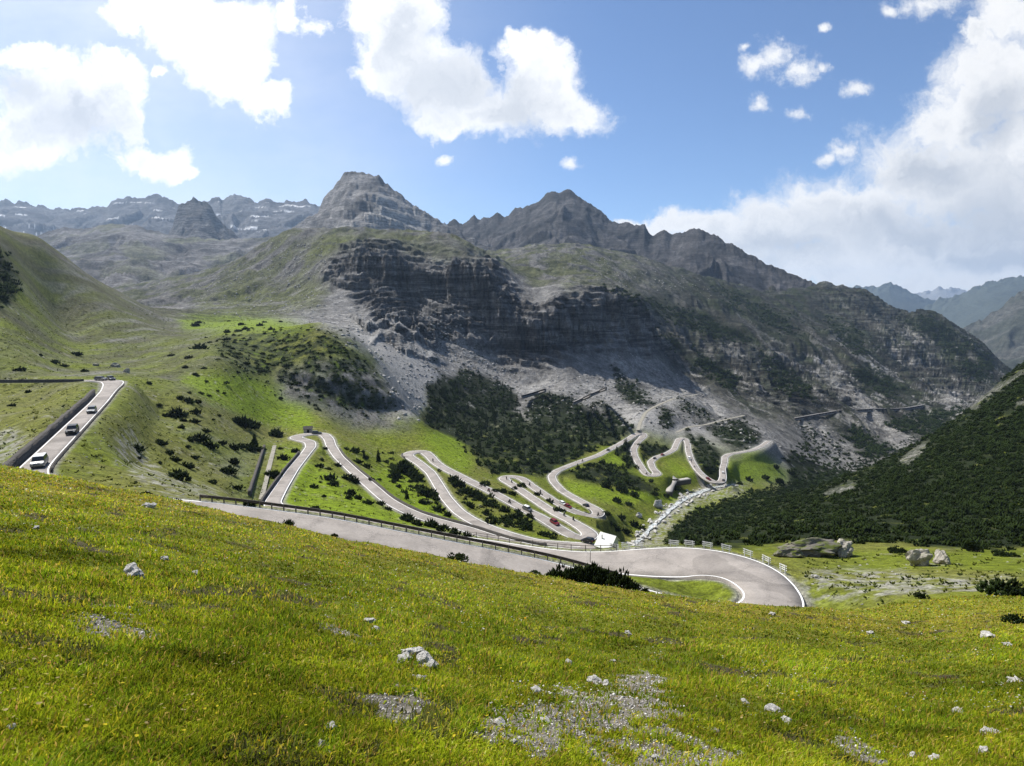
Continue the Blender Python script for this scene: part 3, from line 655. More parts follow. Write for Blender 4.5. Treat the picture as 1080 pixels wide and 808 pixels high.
# ------------------------------------------------------------------ light, sky, air
SUN_EL, SUN_AZ = R(52), R(-47)      # azimuth measured from +Y towards +X
sdir = Vector((math.sin(SUN_AZ)*math.cos(SUN_EL), math.cos(SUN_AZ)*math.cos(SUN_EL), math.sin(SUN_EL)))
sun = bpy.data.lights.new("sun", 'SUN'); sun.energy = 5.0; sun.angle = R(.53); sun.color = (1.0, .955, .89)
suno = bpy.data.objects.new("sun", sun); COL.objects.link(suno); suno.rotation_euler = (-sdir).to_track_quat('-Z', 'Y').to_euler()
world = bpy.data.worlds.new("World"); scene.world = world; world.use_nodes = True
wt = NT(world.node_tree); bg = world.node_tree.nodes['Background']
sky = wt.node('ShaderNodeTexSky', sky_type='NISHITA', sun_disc=False, sun_elevation=SUN_EL, sun_rotation=SUN_AZ, altitude=2300, air_density=1.0, dust_density=1.6, ozone_density=1.5)
SKY_STR = .092
CLOUDS = [(60,112,88,62),(15,150,75,42),(110,80,46,42),(130,120,20,40),(160,166,56,24),(195,178,22,12),(30,60,60,20),
 (220,28,90,42),(170,8,62,30),(255,72,44,40),(280,108,30,22),(235,55,45,42),(165,70,18,12),(300,15,20,25),
 (420,12,58,42),(430,55,56,44),(472,88,52,46),(520,112,60,38),(570,92,46,44),(602,118,44,24),(408,62,26,20),(560,60,34,18),(480,125,40,20),
 (1025,45,20,14),
 (1066,18,48,46),(1060,80,70,52),(1010,125,66,36),(1000,190,110,62),(900,222,100,46),(830,242,86,34),(750,240,64,20),(700,238,46,12),(665,236,22,6),(960,262,160,44),(1070,190,90,90),(1080,270,120,44),(880,282,120,26),(1000,300,150,16),(780,262,60,26)]
PUFFS = [(818,60,24,22),(846,74,32,17),(798,70,24,15),(864,72,16,10),(905,95,19,11),(803,110,14,11),(842,119,14,9),(887,159,26,15),(975,4,40,18),(601,173,14,8),(470,168,11,7),(940,14,16,9),(870,165,14,8),(785,52,10,6),(870,30,9,5),(380,75,24,12),(330,30,30,18),(172,72,16,10)]
SHADE = [(75,125,62,34),(30,95,34,20),(470,82,52,40),(545,112,46,30),(430,40,30,40),(950,240,110,26),(1045,225,70,40),(1000,180,60,26),(1060,120,34,30),(830,262,70,16),(1060,270,80,16)]
tc = wt.node('ShaderNodeTexCoord').outputs['Generated']
sep = wt.node('ShaderNodeSeparateXYZ'); wt.put(sep.inputs[0], tc)
yy = wt.math('MAXIMUM', sep.outputs[1], .02)
cmb = wt.node('ShaderNodeCombineXYZ'); wt.put(cmb.inputs[0], wt.math('DIVIDE', sep.outputs[0], yy)); wt.put(cmb.inputs[1], wt.math('DIVIDE', sep.outputs[2], yy))
pst = cmb.outputs[0]
# cauliflower edges: warp the cloud plane by noise before measuring the puffs
def blobs(lst, pos, k):
    acc = None
    for px, py, rx, ry in lst:
        s0, t0 = st(px, py); s1 = st(px+rx, py)[0]; t1 = st(px, py-ry)[1]; ix, iy = 1/(s1-s0), 1/(t1-t0)
        v = wt.vmath('MULTIPLY_ADD', pos, (ix, iy, 0), (-s0*ix, -t0*iy, 0)); l = wt.vmath('LENGTH', v)
        acc = l if acc is None else wt.math('SMOOTH_MIN', acc, l, k)
    return acc
wn = wt.node('ShaderNodeTexNoise'); wt.put(wn.inputs['Vector'], pst); wn.inputs['Scale'].default_value = 9; wn.inputs['Detail'].default_value = 8; wn.inputs['Roughness'].default_value = .62
off = wt.vmath('MULTIPLY', wt.vmath('SUBTRACT', wn.outputs['Color'], (.5, .5, .5)), (.16, .13, 0))
wp = wt.vmath('ADD', pst, off)
dmin = blobs(CLOUDS, wp, .12)
def billow(pos, scale, det):
    n = wt.noise(pos, scale, det, .6); return wt.math('ABSOLUTE', wt.math('SUBTRACT', wt.math('MULTIPLY', n, 2.0), 1.0))
bl = wt.math('ADD', wt.math('MULTIPLY', billow(wp, 15, 6), -.55), wt.math('MULTIPLY', billow(wp, 46, 5), -.32))
nz = wt.noise(pst, 7, 10, .66)
dens = wt.math('ADD', wt.math('SUBTRACT', 1.10, dmin), wt.math('ADD', wt.math('MULTIPLY', wt.math('SUBTRACT', nz, .5), 1.15), bl))
alpha = wt.ramp(dens, (-.24, .46, 0, 1))
wp2 = wt.vmath('ADD', pst, wt.vmath('MULTIPLY', off, (.45, .35, 0)))
dp = wt.math('ADD', wt.math('SUBTRACT', 1.0, blobs(PUFFS, wp2, .05)), wt.math('ADD', wt.math('MULTIPLY', wt.math('SUBTRACT', wt.noise(pst, 30, 9, .68), .5), 2.6), wt.math('MULTIPLY', billow(wp2, 50, 5), -.5)))
alpha = wt.math('MAXIMUM', alpha, wt.ramp(dp, (-.15, 1.0, 0, .95)))
veil = wt.math('MULTIPLY', wt.ramp(wt.noise(wt.vmath('MULTIPLY', pst, (1, 2.2, 0)), 2.4, 9, .62), (.25, .8, .30, .66)), wt.ramp(sep.outputs[0], (-.6, .15, 1, .0)))
alpha = wt.math('MAXIMUM', alpha, veil)
shd = wt.math('SUBTRACT', 1.0, blobs(SHADE, wp, .3))
# grey bases where the cloud is thick, softened by its own billows
sh1 = wt.ramp(wt.math('ADD', shd, wt.math('MULTIPLY', wt.math('SUBTRACT', wt.noise(wp, 11, 8, .65), .5), 1.6)), (-.7, .9, 0, .85))
sh2 = wt.math('MULTIPLY', wt.ramp(wt.noise(wp, 13, 9, .68), (.42, .72, 0, 1)), wt.ramp(dens, (.25, .8, 0, .5)))
shade = wt.math('ADD', sh1, sh2)
# brighter towards the sun
sd = wt.vmath('DOT_PRODUCT', tc, tuple(sdir)); glow = wt.ramp(sd, (.35, .98, .96, 1.18))
cw = wt.mix(wt.math('MINIMUM', shade, 1.0), (.76, .76, .76, 1), (.44, .47, .52, 1))
cg = wt.node('ShaderNodeCombineColor', i_Red=glow, i_Green=glow, i_Blue=glow).outputs[0]
cw = wt.mix(1.0, cw, cg, 'MULTIPLY')
skc = wt.mix(1.0, sky.outputs[0], (SKY_STR*10,)*3+(1,), 'MULTIPLY'); 
cl10 = wt.mix(1.0, cw, (10/1.0,)*3+(1,), 'MULTIPLY')
skc = wt.mix(1.0, sky.outputs[0], (1, 1, 1, 1), 'MULTIPLY')
cloud_scaled = wt.mix(1.0, cw, (1/SKY_STR,)*3+(1,), 'MULTIPLY')
for nmix in (cloud_scaled,): nmix.node.clamp_result = False
skt = wt.mix(1.0, sky.outputs[0], (.88, 1.0, 1.13, 1), 'MULTIPLY'); wt.put(bg.inputs['Color'], wt.mix(alpha, skt, cloud_scaled)); bg.inputs['Strength'].default_value = SKY_STR
HAZE = float(os.environ.get('HAZE', '1'))
if HAZE:
    hz = MB().box((0, 7400, 300), (30000, 15400, 1500)); m = bpy.data.materials.new("haze"); m.use_nodes = True; t = m.node_tree; t.nodes.clear()
    o = t.nodes.new('ShaderNodeOutputMaterial'); v = t.nodes.new('ShaderNodeVolumePrincipled'); t.links.new(v.outputs[0], o.inputs['Volume'])
    v.inputs['Density'].default_value = 4.7e-5*HAZE; v.inputs['Color'].default_value = (.52, .72, 1.0, 1); v.inputs['Anisotropy'].default_value = .3
    tag(hz.build("haze", m), kind='stuff')
vs = scene.view_settings; vs.view_transform = 'Standard'; vs.look = 'None'; vs.exposure = .5; vs.gamma = 1; vs.use_curve_mapping = False
cy = scene.cycles; cy.use_denoising = True; cy.max_bounces = 5; cy.diffuse_bounces = 2; cy.glossy_bounces = 1; cy.transmission_bounces = 2; cy.volume_bounces = 0; cy.transparent_max_bounces = 6; cy.caustics_reflective = False; cy.caustics_refractive = False
try: cy.denoiser = 'OPENIMAGEDENOISE'
except Exception: pass
cy.use_adaptive_sampling = True; cy.adaptive_threshold = .02
# ------------------------------------------------------------------ road surfaces
m, nt, b = new_mat("asphalt", .88, .2); tcr = nt.node('ShaderNodeTexCoord').outputs['Object']
f1 = nt.ramp(nt.noise(tcr, .22, 5, .6), (.3, .7, .84, 1.12)); f2 = nt.ramp(nt.noise(tcr, 2.6, 5, .65), (.3, .7, .90, 1.08))
vr = nt.node('ShaderNodeTexVoronoi', feature='DISTANCE_TO_EDGE'); nt.put(vr.inputs['Vector'], nt.vmath('ADD', tcr, nt.vmath('MULTIPLY', nt.node('ShaderNodeTexNoise', i_Vector=tcr).outputs['Color'], (2.5, 2.5, 2.5)))); vr.inputs['Scale'].default_value = .11
crk = nt.ramp(vr.outputs['Distance'], (.004, .014, .62, 1)); pt_ = nt.ramp(nt.noise(tcr, .09, 2, .4), (.60, .62, 1, .80))
fr_ = nt.math('MULTIPLY', nt.math('MULTIPLY', f1, f2), nt.math('MULTIPLY', crk, pt_))
nt.put(b.inputs['Base Color'], nt.mix(1.0, (.285,.258,.232,1), nt.node('ShaderNodeCombineColor', i_Red=fr_, i_Green=fr_, i_Blue=fr_).outputs[0], 'MULTIPLY')); M_road = m
M_line = plain("road_paint", (.82,.82,.80), .7, .2, var=.08, scale=2)
M_trail = plain("gravel_track", (.27,.255,.21), .95, .1, var=.2, scale=1)
def frames(P_):
    T = np.gradient(P_[:, :2], axis=0); T /= np.linalg.norm(T, axis=1)[:, None]+1e-9
    return np.stack([T[:, 1], -T[:, 0]], 1)       # right-hand normal in plan
def ribbon(P_, offs, name, mat, label, cat, skirt=0, z=0, kind='structure', group=None):
    """offs: list of lateral offset arrays, left to right"""
    N = frames(P_); n = len(P_); L = []
    for o, dz in offs:
        q = P_.copy(); q[:, :2] += N*np.asarray(o)[:, None] if np.ndim(o) else N*o; q[:, 2] += z+dz; L.append(q)
    k = len(L); V = np.stack(L, 1).reshape(-1, 3)
    i = np.arange(n-1)[:, None]*k+np.arange(k-1)[None]; i = i.ravel()
    me = npmesh(name, V, np.stack([i, i+1, i+k+1, i+k], 1)[:, ::-1])
    return tag(link(name, me, mat), label, cat, group, kind)
def road(P_, W, label, lines=(True, True)):
    h = W/2
    ribbon(P_, [(-h, -1.2), (-h, 0), (-h*.5, .03), (0*h, .05), (h*.5, .03), (h, 0), (h, -1.2)], "road", M_road, label, "road")
    for sgn, on in zip((-1, 1), lines):
        if on is False: continue
        a = sgn*(h-.32); b = sgn*(h-.10)
        if sgn > 0: ribbon(P_, [(a, .012), (b, .008)], "road_marking", M_line, "white edge line painted along the "+label.split(' road')[0]+" road", "road marking", z=.012)
        else: ribbon(P_, [(b, .008), (a, .012)], "road_marking", M_line, "white edge line painted along the inner side of the "+label.split(' road')[0]+" road", "road marking", z=.012)
road(PA, WA, "near hairpin asphalt road")
road(PB, WB, "winding lower asphalt road")
ribbon(PT1, [(-WT1/2, 0), (WT1/2, 0)], "path", M_trail, "pale gravel path climbing from the far hairpin across the scree", "path")
ribbon(PT2, [(-WT2/2, 0), (WT2/2, 0)], "path", M_trail, "lower pale path crossing the scree behind the far hairpins", "path")
# river
m, nt, b = new_mat("water", .25, .5)
tcw = nt.node('ShaderNodeTexCoord').outputs['Object']; fw = nt.ramp(nt.noise(tcw, .7, 6, .75), (.40, .56, 0, 1))
nt.put(b.inputs['Base Color'], nt.mix(fw, (.13,.16,.14,1), (.72,.74,.73,1)))
ribbon(PR, [(-WR*(.22+.25*fbm(np.arange(len(WR))/9., WR*0, 3, 5)), .0), (WR*.0, .05), (WR*(.22+.25*fbm(np.arange(len(WR))/9., WR*0+9, 3, 5)), .0)], "river", m, "white mountain stream in a pale boulder bed", "river")
# ------------------------------------------------------------------ vegetation
def leaf_mat(name, c, var=.35, trans=.25, scale=3):
    m, nt, b = new_mat(name, .9, .03); t = m.node_tree
    tc = nt.node('ShaderNodeTexCoord').outputs['Object']; rnd = nt.node('ShaderNodeObjectInfo').outputs['Random']
    k = nt.math('MULTIPLY', nt.ramp(nt.noise(tc, scale, 3), (.3, .7, 1-var, 1+var)), nt.ramp(rnd, (0, 1, .8, 1.2)))
    c_ = nt.mix(1.0, rgb(c), nt.node('ShaderNodeCombineColor', i_Red=k, i_Green=k, i_Blue=k).outputs[0], 'MULTIPLY')
    nt.put(b.inputs['Base Color'], c_)
    tr = nt.node('ShaderNodeBsdfTranslucent', i_Color=c_); mx = nt.node('ShaderNodeMixShader'); mx.inputs[0].default_value = trans
    t.links.new(b.outputs[0], mx.inputs[1]); t.links.new(tr.outputs[0], mx.inputs[2]); t.links.new(mx.outputs[0], t.nodes['Material Output'].inputs['Surface'])
    return m
M_pine = leaf_mat("pine_needles", (.019,.030,.008), .65, .12, .30)
M_pine2 = leaf_mat("pine_needles_fresh", (.022,.034,.008), .4, .1, 3)
M_bark = plain("bark", (.085,.062,.045), .9, .1, var=.3, scale=9)
def tuft(v, f, p, d, h, r, n, rng):
    """one upright needle tuft: a slim bent spike"""
    d = Vector(d).normalized(); a = d.orthogonal().normalized(); b = d.cross(a); w0 = rng.random()*6.28
    base = len(v); p = Vector(p)
    for k in range(n):
        w = w0+2*math.pi*k/n; v.append(p+a*(r*math.cos(w))+b*(r*math.sin(w))+d*(h*.25*rng.random()))
    v.append(p+d*h*(.8+.4*rng.random())); v.append(p-d*h*.35)
    for k in range(n):
        f.append((base+k, base+(k+1) % n, base+n)); f.append((base+(k+1) % n, base+k, base+n+1))
def shrub_data(seed, nt_, n=4, flat=.55, size=.2, core=True):
    """unit mountain pine: a sprawling dome of upright tufts, radius 1"""
    rng = random.Random(seed); v = []; f = []
    lobes = [(rng.uniform(-.55, .55), rng.uniform(-.55, .55), rng.uniform(.35, .6)) for _ in range(5)]+[(0, 0, .6)]
    for i in range(nt_):
        lx, ly, lr = rng.choice(lobes)
        th = rng.random()*6.28; ph = math.acos(1-rng.random()*1.0)
        rr = lr*(.75+.3*rng.random())
        x, y, z = lx+rr*math.sin(ph)*math.cos(th), ly+rr*math.sin(ph)*math.sin(th), rr*math.cos(ph)*flat*1.9*(.6+lr)
        dr = Vector((math.sin(ph)*math.cos(th)*.8, math.sin(ph)*math.sin(th)*.8, .75))
        tuft(v, f, (x, y, z), dr, size*(1.0+.9*rng.random()), size*(.42+.25*rng.random()), n, rng)
    return np.array([tuple(q) for q in v], np.float32), np.array(f, np.int32)
LOWS = [shrub_data(100+i, 26, 3, .5, .30) for i in range(6)]
def conifer_data(seed, h=1.0, n=60, wid=.24):
    rng = random.Random(seed); v = []; f = []
    for i in range(n):
        k = (i+rng.random())/n; z = .08+.90*k; L = wid*(1-k)**.8*(.7+.5*rng.random())+.02; a = i*2.4+rng.random()
        d = Vector((math.cos(a), math.sin(a), -.25+.5*k)); p = Vector((0, 0, z))
        s = Vector((-math.sin(a), math.cos(a), 0)); b = len(v); w = L*.42
        v += [p, p+d*L*.55+s*w, p+d*L, p+d*L*.55-s*w, p+d*L*.5+Vector((0, 0, L*.28)), p+d*L*.6-Vector((0, 0, L*.22))]
        f += [(b, b+1, b+4), (b+1, b+2, b+4), (b+2, b+3, b+4), (b+3, b, b+4), (b, b+5, b+1), (b+1, b+5, b+2), (b+2, b+5, b+3), (b+3, b+5, b)]
    v += [Vector((0, 0, 1.02)), Vector((.02, 0, .9)), Vector((-.01, .017, .9)), Vector((-.01, -.017, .9))]; b = len(v)-4
    f += [(b, b+1, b+2), (b, b+2, b+3), (b, b+3, b+1)]
    return np.array([tuple(q) for q in v], np.float32), np.array(f, np.int32)
CONS = [conifer_data(300+i, n=34) for i in range(3)]
def scatter_stuff(name, label, pts, mat, seed, protos=LOWS):
    """pts: (x, y, z, radius, height factor); joins many small plants nobody could count into one object"""
    rng = np.random.default_rng(seed); VV = []; FF = []; base = 0
    for i, (x, y, z, r, hf) in enumerate(pts):
        V, Fc = protos[i % len(protos)]; a = rng.random()*6.28; ca, sa = math.cos(a), math.sin(a)
        W = np.empty_like(V); W[:, 0] = (V[:, 0]*ca-V[:, 1]*sa)*r+x; W[:, 1] = (V[:, 0]*sa+V[:, 1]*ca)*r+y; W[:, 2] = V[:, 2]*r*hf+z-.1*r
        VV.append(W); FF.append(Fc+base); base += len(V)
    return tag(link(name, npmesh(name, np.concatenate(VV), np.concatenate(FF)), mat), label, name.replace('_', ' '), kind='stuff')
def hits(px, py, dmin=1.0):
    """vectorised sight-line hits, -> (n,3) with nan for misses"""
    s, t = st(px, py); j = np.clip(np.searchsorted(SC_, s)-1, 0, len(SC_)-2); j = j+((s-SC_[j])/(SC_[j+1]-SC_[j]) > .5)
    out = np.full((len(s), 3), np.nan); r0 = int(np.searchsorted(YR, dmin))
    for col in np.unique(j):
        q = np.nonzero(j == col)[0]; c = TG[r0:, col]; cm = np.maximum.accumulate(c); i = np.searchsorted(cm, t[q])
        ok = (i > 0) & (i < len(c)); i = i[ok]; qq = q[ok]; a, b = cm[i-1], c[i]
        y = YR[r0+i-1]+(YR[r0+i]-YR[r0+i-1])*np.clip((t[qq]-a)/(b-a+1e-9), 0, 1)
        out[qq, 1] = y; out[qq, 0] = s[qq]*y
    ok = ~np.isnan(out[:, 1]); out[ok, 2] = raw_z(out[ok, 0], out[ok, 1]); return out
def sample_poly(polys, n, seed, ref, soft=3, pw=2.0, dmin=66):
    """points over outlined ground, even per square metre up to the reference depth"""
    rng = np.random.default_rng(seed); m = poly_mask(polys, soft); P_all = np.concatenate([np.array(p, float) for p in polys])
    lo, hi = P_all.min(0), P_all.max(0); px = rng.uniform(max(-60, lo[0]), min(1140, hi[0]), n*14); py = rng.uniform(lo[1], hi[1], n*14)
    ok = samp(m, px, py) > rng.random(len(px)); px, py = px[ok], py[ok]; H = hits(px, py, dmin)
    ok = ~np.isnan(H[:, 0]); H = H[ok]; px, py = px[ok], py[ok]
    ok = rng.random(len(H)) < np.minimum(1, (H[:, 1]/ref)**pw); H = H[ok]; 
    cl = (rsamp(rdist, H[:, 0], H[:, 1]) > 1.6) | (H[:, 1] > 700); H = H[cl]
    return H[:n]
def plants(H, r0, r1, seed, h0=.8, h1=1.2, pxmin=0):
    rng = np.random.default_rng(seed); r = rng.uniform(r0, r1, len(H)); r = np.maximum(r, H[:, 1]/643*pxmin)
    return np.concatenate([H, r[:, None], rng.uniform(h0, h1, len(H))[:, None]], 1)
H = sample_poly(P_PINE[14:15], 9000, 1, 430, 2)
keep = (fbm(H[:, 0]/26, H[:, 1]/26, 4, 29) > -.40) & (samp(poly_mask(P_PALE[-4:], 1), *unproj(H[:, 0]/H[:, 1], H[:, 2]/H[:, 1])) < .4); H = H[keep]
scatter_stuff("pine_scrub", "dense dark mountain pine scrub covering the steep bank right of the stream", plants(H, .8, 2.1, 2, .7, 1.5), M_pine, 3)
H = sample_poly(P_PINE[:14]+P_PINE[15:]+P_CRAG_SHADE, 3600, 4, 560, 2, 1.2)  # scrub also set on the left crag to deepen its painted shade
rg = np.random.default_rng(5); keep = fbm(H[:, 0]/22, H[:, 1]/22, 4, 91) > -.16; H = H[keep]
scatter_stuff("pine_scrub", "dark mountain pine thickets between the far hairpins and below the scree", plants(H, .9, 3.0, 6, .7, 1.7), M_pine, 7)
H = sample_poly(P_PINE[:2]+P_PINE[3:4], 260, 8, 560, 2, 1.0)
tr = plants(H, 5.5, 9.5, 9, .9, 1.1); tr[:, 4] = 1
scatter_stuff("conifer_wood", "small dark conifers standing in the pine thickets under the scree", tr, M_pine2, 10, CONS)
H = sample_poly(P_PINE_FAR, 3600, 11, 1500, 3, 1.0); keep = fbm(H[:, 0]/60, H[:, 1]/60, 4, 93) > -.12; H = H[keep]
scatter_stuff("pine_scrub", "patchy dark pine scrub high on the far mountain flank", plants(H, 2.6, 5.0, 12, .8, 1.3), M_pine, 13)
SPARSE = [[(450,395),(500,380),(560,420),(640,400),(700,430),(760,440),(770,450),(700,455),(560,450),(450,450)],[(735,440),(790,440),(810,466),(770,470)],[(440,330),(560,395),(460,400)]]
H = sample_poly(SPARSE, 420, 14, 800, 4, 1.0)
scatter_stuff("pine_scrub", "sparse dwarf pines dotted over the grey scree", plants(H, .9, 2.2, 15, .7, 1.1), M_pine, 16)
H = sample_poly(P_MOUND, 750, 17, 420, 8, 1.0, 250); keep = fbm(H[:, 0]/9, H[:, 1]/9, 4, 91) > -.16; H = H[keep]
scatter_stuff("pine_scrub", "dark dwarf pine scrub over the rounded green mound left of the scree", plants(H, .9, 2.0, 18, .7, 1.1), M_pine, 19)
LOOP = [[(448,497),(470,503),(500,516),(540,540),(556,556),(548,566),(520,556),(500,542),(480,522),(462,506)],[(398,476),(420,482),(436,492),(448,512),(462,534),(452,536),(430,520),(412,500)],[(565,556),(590,566),(600,574),(575,566)]]
H = sample_poly(LOOP, 150, 23, 330, 3, 1.0); keep = fbm(H[:, 0]/9, H[:, 1]/9, 3, 91) > -.12; H = H[keep]
scatter_stuff("pine_scrub", "dense dark pine scrub filling the ground inside the lower hairpin loops", plants(H, 1.0, 2.0, 24, .8, 1.4), M_pine, 25)
# --- individual shrubs on the hairpin slopes: (photo point, width in photo pixels)
SH = {}
def zl(ox, oy, k, pts): return [(ox+x/k, oy+y/k, (w/k if w else None)) for x, y, w in pts]
S_left = zl(0,360,3.59,[(605,240,24),(632,276,30),(683,266,62),(740,262,40),(695,296,24),(733,297,36),(686,322,28),(777,334,34),(608,378,52),(523,402,50),(525,440,22),(640,420,32),(660,442,40),(737,436,32),(603,458,22),(710,464,50),(672,500,80),(712,524,22),(725,366,40),(755,362,60),(800,386,60),(840,382,36),(806,294,16),(830,280,20),(893,296,44),(925,304,50),(960,316,44),(860,482,70),(885,455,44),(803,530,30),(898,550,40),(515,532,14),(550,576,40),(665,616,44),(690,620,30),(885,398,40),(910,392,40),(945,398,50),(975,404,40),(1040,342,50),(1030,498,50),(680,212,30),(720,222,40),(745,226,30),(563,156,22),(80,102,36),(205,76,30),(240,88,28),(290,44,36),(320,110,24),(155,52,16),(110,188,22),(48,240,24),(650,50,22),(757,16,50),(385,572,34),(710,398,22)])
S_mid = zl(200,430,4.14,[(240,66,80),(200,52,50),(285,74,40),(375,106,70),(395,176,22),(405,214,44),(465,184,40),(360,290,60),(260,412,50),(568,250,40),(575,225,26),(605,262,30),(610,300,60),(625,325,50),(645,248,36),(590,174,24),(545,340,40),(570,324,14),(583,384,22),(685,300,60),(716,312,50),(695,368,50),(690,390,34),(735,388,40),(775,408,44),(830,414,44),(865,438,40),(545,436,40),(945,476,60),(990,500,50),(1055,505,60),(730,230,40),(770,250,46),(795,310,30),(830,312,24),(885,318,36),(915,342,28),(930,262,90),(900,274,60),(960,268,70),(940,246,60),(985,298,60),(1010,348,40),(1040,366,60),(1015,408,36),(684,178,24),(720,184,40),(755,190,20),(770,214,30)])
S_right = zl(400,430,4.14,[(120,480,60),(220,508,50),(270,522,60),(330,540,60),(385,550,40),(190,410,36),(260,440,60),(300,466,40),(205,368,70),(240,380,40),(170,346,50),(85,258,80),(110,248,60),(60,296,60),(140,288,60),(320,314,60),(350,334,60),(380,358,60),(410,374,60),(440,388,60),(470,404,50),(500,414,50),(400,426,44),(460,326,44),(510,358,36),(545,364,36),(580,372,40),(545,440,50),(600,470,60),(640,490,60),(640,516,60),(540,482,60),(490,488,60),(720,546,60),(760,566,40),(610,450,40),(620,336,40),(690,376,30),(745,406,36),(780,440,40),(800,446,30),(590,350,30),(560,476,40),(615,500,50),(655,470,40)])
S_right += [(690,520,8),(702,522,7),(712,514,9),(668,521,10),(655,515,12),(640,511,12),(650,527,9),(663,531,8),(640,540,9),(655,545,10),(668,551,11),(676,556,9),(660,560,10),(650,556,10),(645,551,8),(790,505,8),(806,502,9),(820,506,10),(780,509,7),(835,497,10),(818,492,8)]
shr = [link_me for link_me in ()]
SHM = []
for i in range(5):
    V, Fc = shrub_data(500+i, 90, 4, .55, .21); SHM.append(npmesh("shrub", V, Fc)); SHM[-1].materials.append(M_pine)
rs_ = random.Random(4); n_sh = 0
def place_shrub(px, py, wpx, label, group, hf=1.0, mesh=None, sink=.1):
    q = hit(px, py+ (wpx or 8)*.25, 62)
    if q is None: return None
    r = (wpx or 8)*.5*q[1]/643*1.4
    o = bpy.data.objects.new("shrub", mesh or SHM[rs_.randrange(5)]); COL.objects.link(o); o.location = (q[0], q[1], q[2]-sink*r)
    o.scale = (r, r, r*hf*rs_.uniform(.8, 1.15)); o.rotation_euler = (0, 0, rs_.random()*6.28)
    return tag(o, label, "shrub", group)
for lst, lab, grp in ((S_left, "low dark mountain pine on the open slope between upper road and stone wall", "pines scattered on the open left slope"),
                      (S_mid, "dark bushy mountain pine on the grassy slope around the first lower hairpin", "pines around the first lower hairpin"),
                      (S_right, "dark rounded mountain pine between the legs of the winding lower road", "pines between the lower hairpin legs")):
    for px, py, w in lst: place_shrub(px, py, w, lab, grp)
# extra dots of scrub on the meadows of the left basin
rb = random.Random(21)
for k in range(70):
    px, py = rb.uniform(180, 340), rb.uniform(336, 420)
    if noise2(px/25, py/14, 77) < -.1: continue
    place_shrub(px, py, rb.uniform(3, 8), "small dark pine on the green basin above the left bend", "small pines dotted over the green basin", .8)
# --- grass tufts and rubble that give the middle distance its grain
TUF = [shrub_data(900+i, 5, 3, .35, .5) for i in range(4)]
M_tuft = leaf_mat("pasture_tufts", (.115,.130,.020), .5, .35, .3); M_tuft2 = leaf_mat("dark_pasture_tufts", (.050,.070,.014), .5, .25, .3)
PAST = [[(-60,300),(170,330),(340,338),(390,380),(430,440),(500,450),(520,490),(600,500),(640,480),(700,510),(700,545),(640,580),(560,600),(280,545),(-60,520)],[(840,584),(1140,580),(1140,640),(860,640)]]
H = sample_poly(PAST, 9000, 31, 330, 2, 1.2); keep = (noise2(H[:, 0]/7, H[:, 1]/7, 33) > -.1); scatter_stuff("pasture_grass", "rough yellow green grass tufts over the middle slopes", plants(H[keep], .25, .6, 32, .5, 1.0, 1.0), M_tuft, 34, TUF)
H = sample_poly(PAST, 5000, 35, 330, 2, 1.2); keep = (noise2(H[:, 0]/9, H[:, 1]/9, 37) > .02); scatter_stuff("pasture_grass", "darker herb tufts over the middle slopes", plants(H[keep], .3, .8, 36, .4, .8, 1.0), M_tuft2, 38, TUF)
def chip(seed):
    r_ = np.random.default_rng(seed); V = np.array([(1,0,0),(0,1,0),(-1,0,0),(0,-1,0),(.1,.1,.8),(0,0,-.8)], float)*r_.uniform(.6, 1.3, (6, 1))+r_.normal(0, .15, (6, 3)); return V, np.array([(0,1,4),(1,2,4),(2,3,4),(3,0,4),(1,0,5),(2,1,5),(3,2,5),(0,3,5)])
CHIP = [chip(i) for i in range(8)]; M_rub = plain("rubble_stone", (.30,.29,.27), .95, .1, 0, .35, .2)
H = sample_poly(P_SCREE+[[(200,262),(340,250),(345,335),(200,330)],[(560,262),(700,280),(760,310),(640,300)]], 2600, 41, 1200, 4, .8); scatter_stuff("rubble", "fallen blocks scattered over the scree fans", plants(H, .7, 2.6, 42, .6, 1.0), M_rub, 43, CHIP)
H = sample_poly(P_PALE[:4]+PAST, 1800, 45, 330, 3, 1.2); scatter_stuff("rubble", "small pale stones lying on the stony pasture and track sides", plants(H, .12, .38, 46, .6, 1.0, .55), M_rub, 47, CHIP)
# --- nearer shrubs with branches of their own
NEARM = []
for i in range(3):
    V, Fc = shrub_data(700+i, 420, 5, .55, .115); NEARM.append(npmesh("foliage", V, Fc)); NEARM[-1].materials.append(M_pine)
br = MB()
for k in range(9):
    a = k*.7; br.tube((0, 0, -.1), (.5*math.cos(a), .5*math.sin(a), .3), .035, .015, 5)
BRM = br.mesh("branches"); BRM.materials.append(M_bark)
def near_shrub(px, py, wpx, label, group=None, hf=1.0, d=None):
    q = P(px, py, d) if d else hit(px, py, 5)
    if d: q[2] = ground(q[0], q[1])
    r = wpx*.5*q[1]/643
    e = empty("shrub", (q[0], q[1], q[2]-.05*r), rs_.random()*6.28); e.scale = (r, r, r*hf); tag(e, label, "shrub", group)
    for nm, me in (("foliage", NEARM[rs_.randrange(3)]), ("branches", BRM)):
        o = bpy.data.objects.new(nm, me); COL.objects.link(o); o.parent = e
    return e
for px, py, w, d, hf in ((592,606,36,45,1.35),(608,610,36,44,1.4),(624,612,40,44,1.6),(640,616,38,43.5,1.55),(656,619,36,43,1.6),(667,622,22,42.5,1.3),(677,626,14,42.5,1.0)):
    near_shrub(px, py, w, "dark upright mountain pine in the long clump at the meadow brow below the road", "pines of the clump at the meadow brow", hf, d)
near_shrub(480, 589, 32, "dark low pine alone at the meadow brow beside the middle of the guardrail road", None, .8, 43.5)
near_shrub(303, 553, 17, "spiky little pine at the meadow brow below the guardrail's left end", None, 1.2, 45.5)
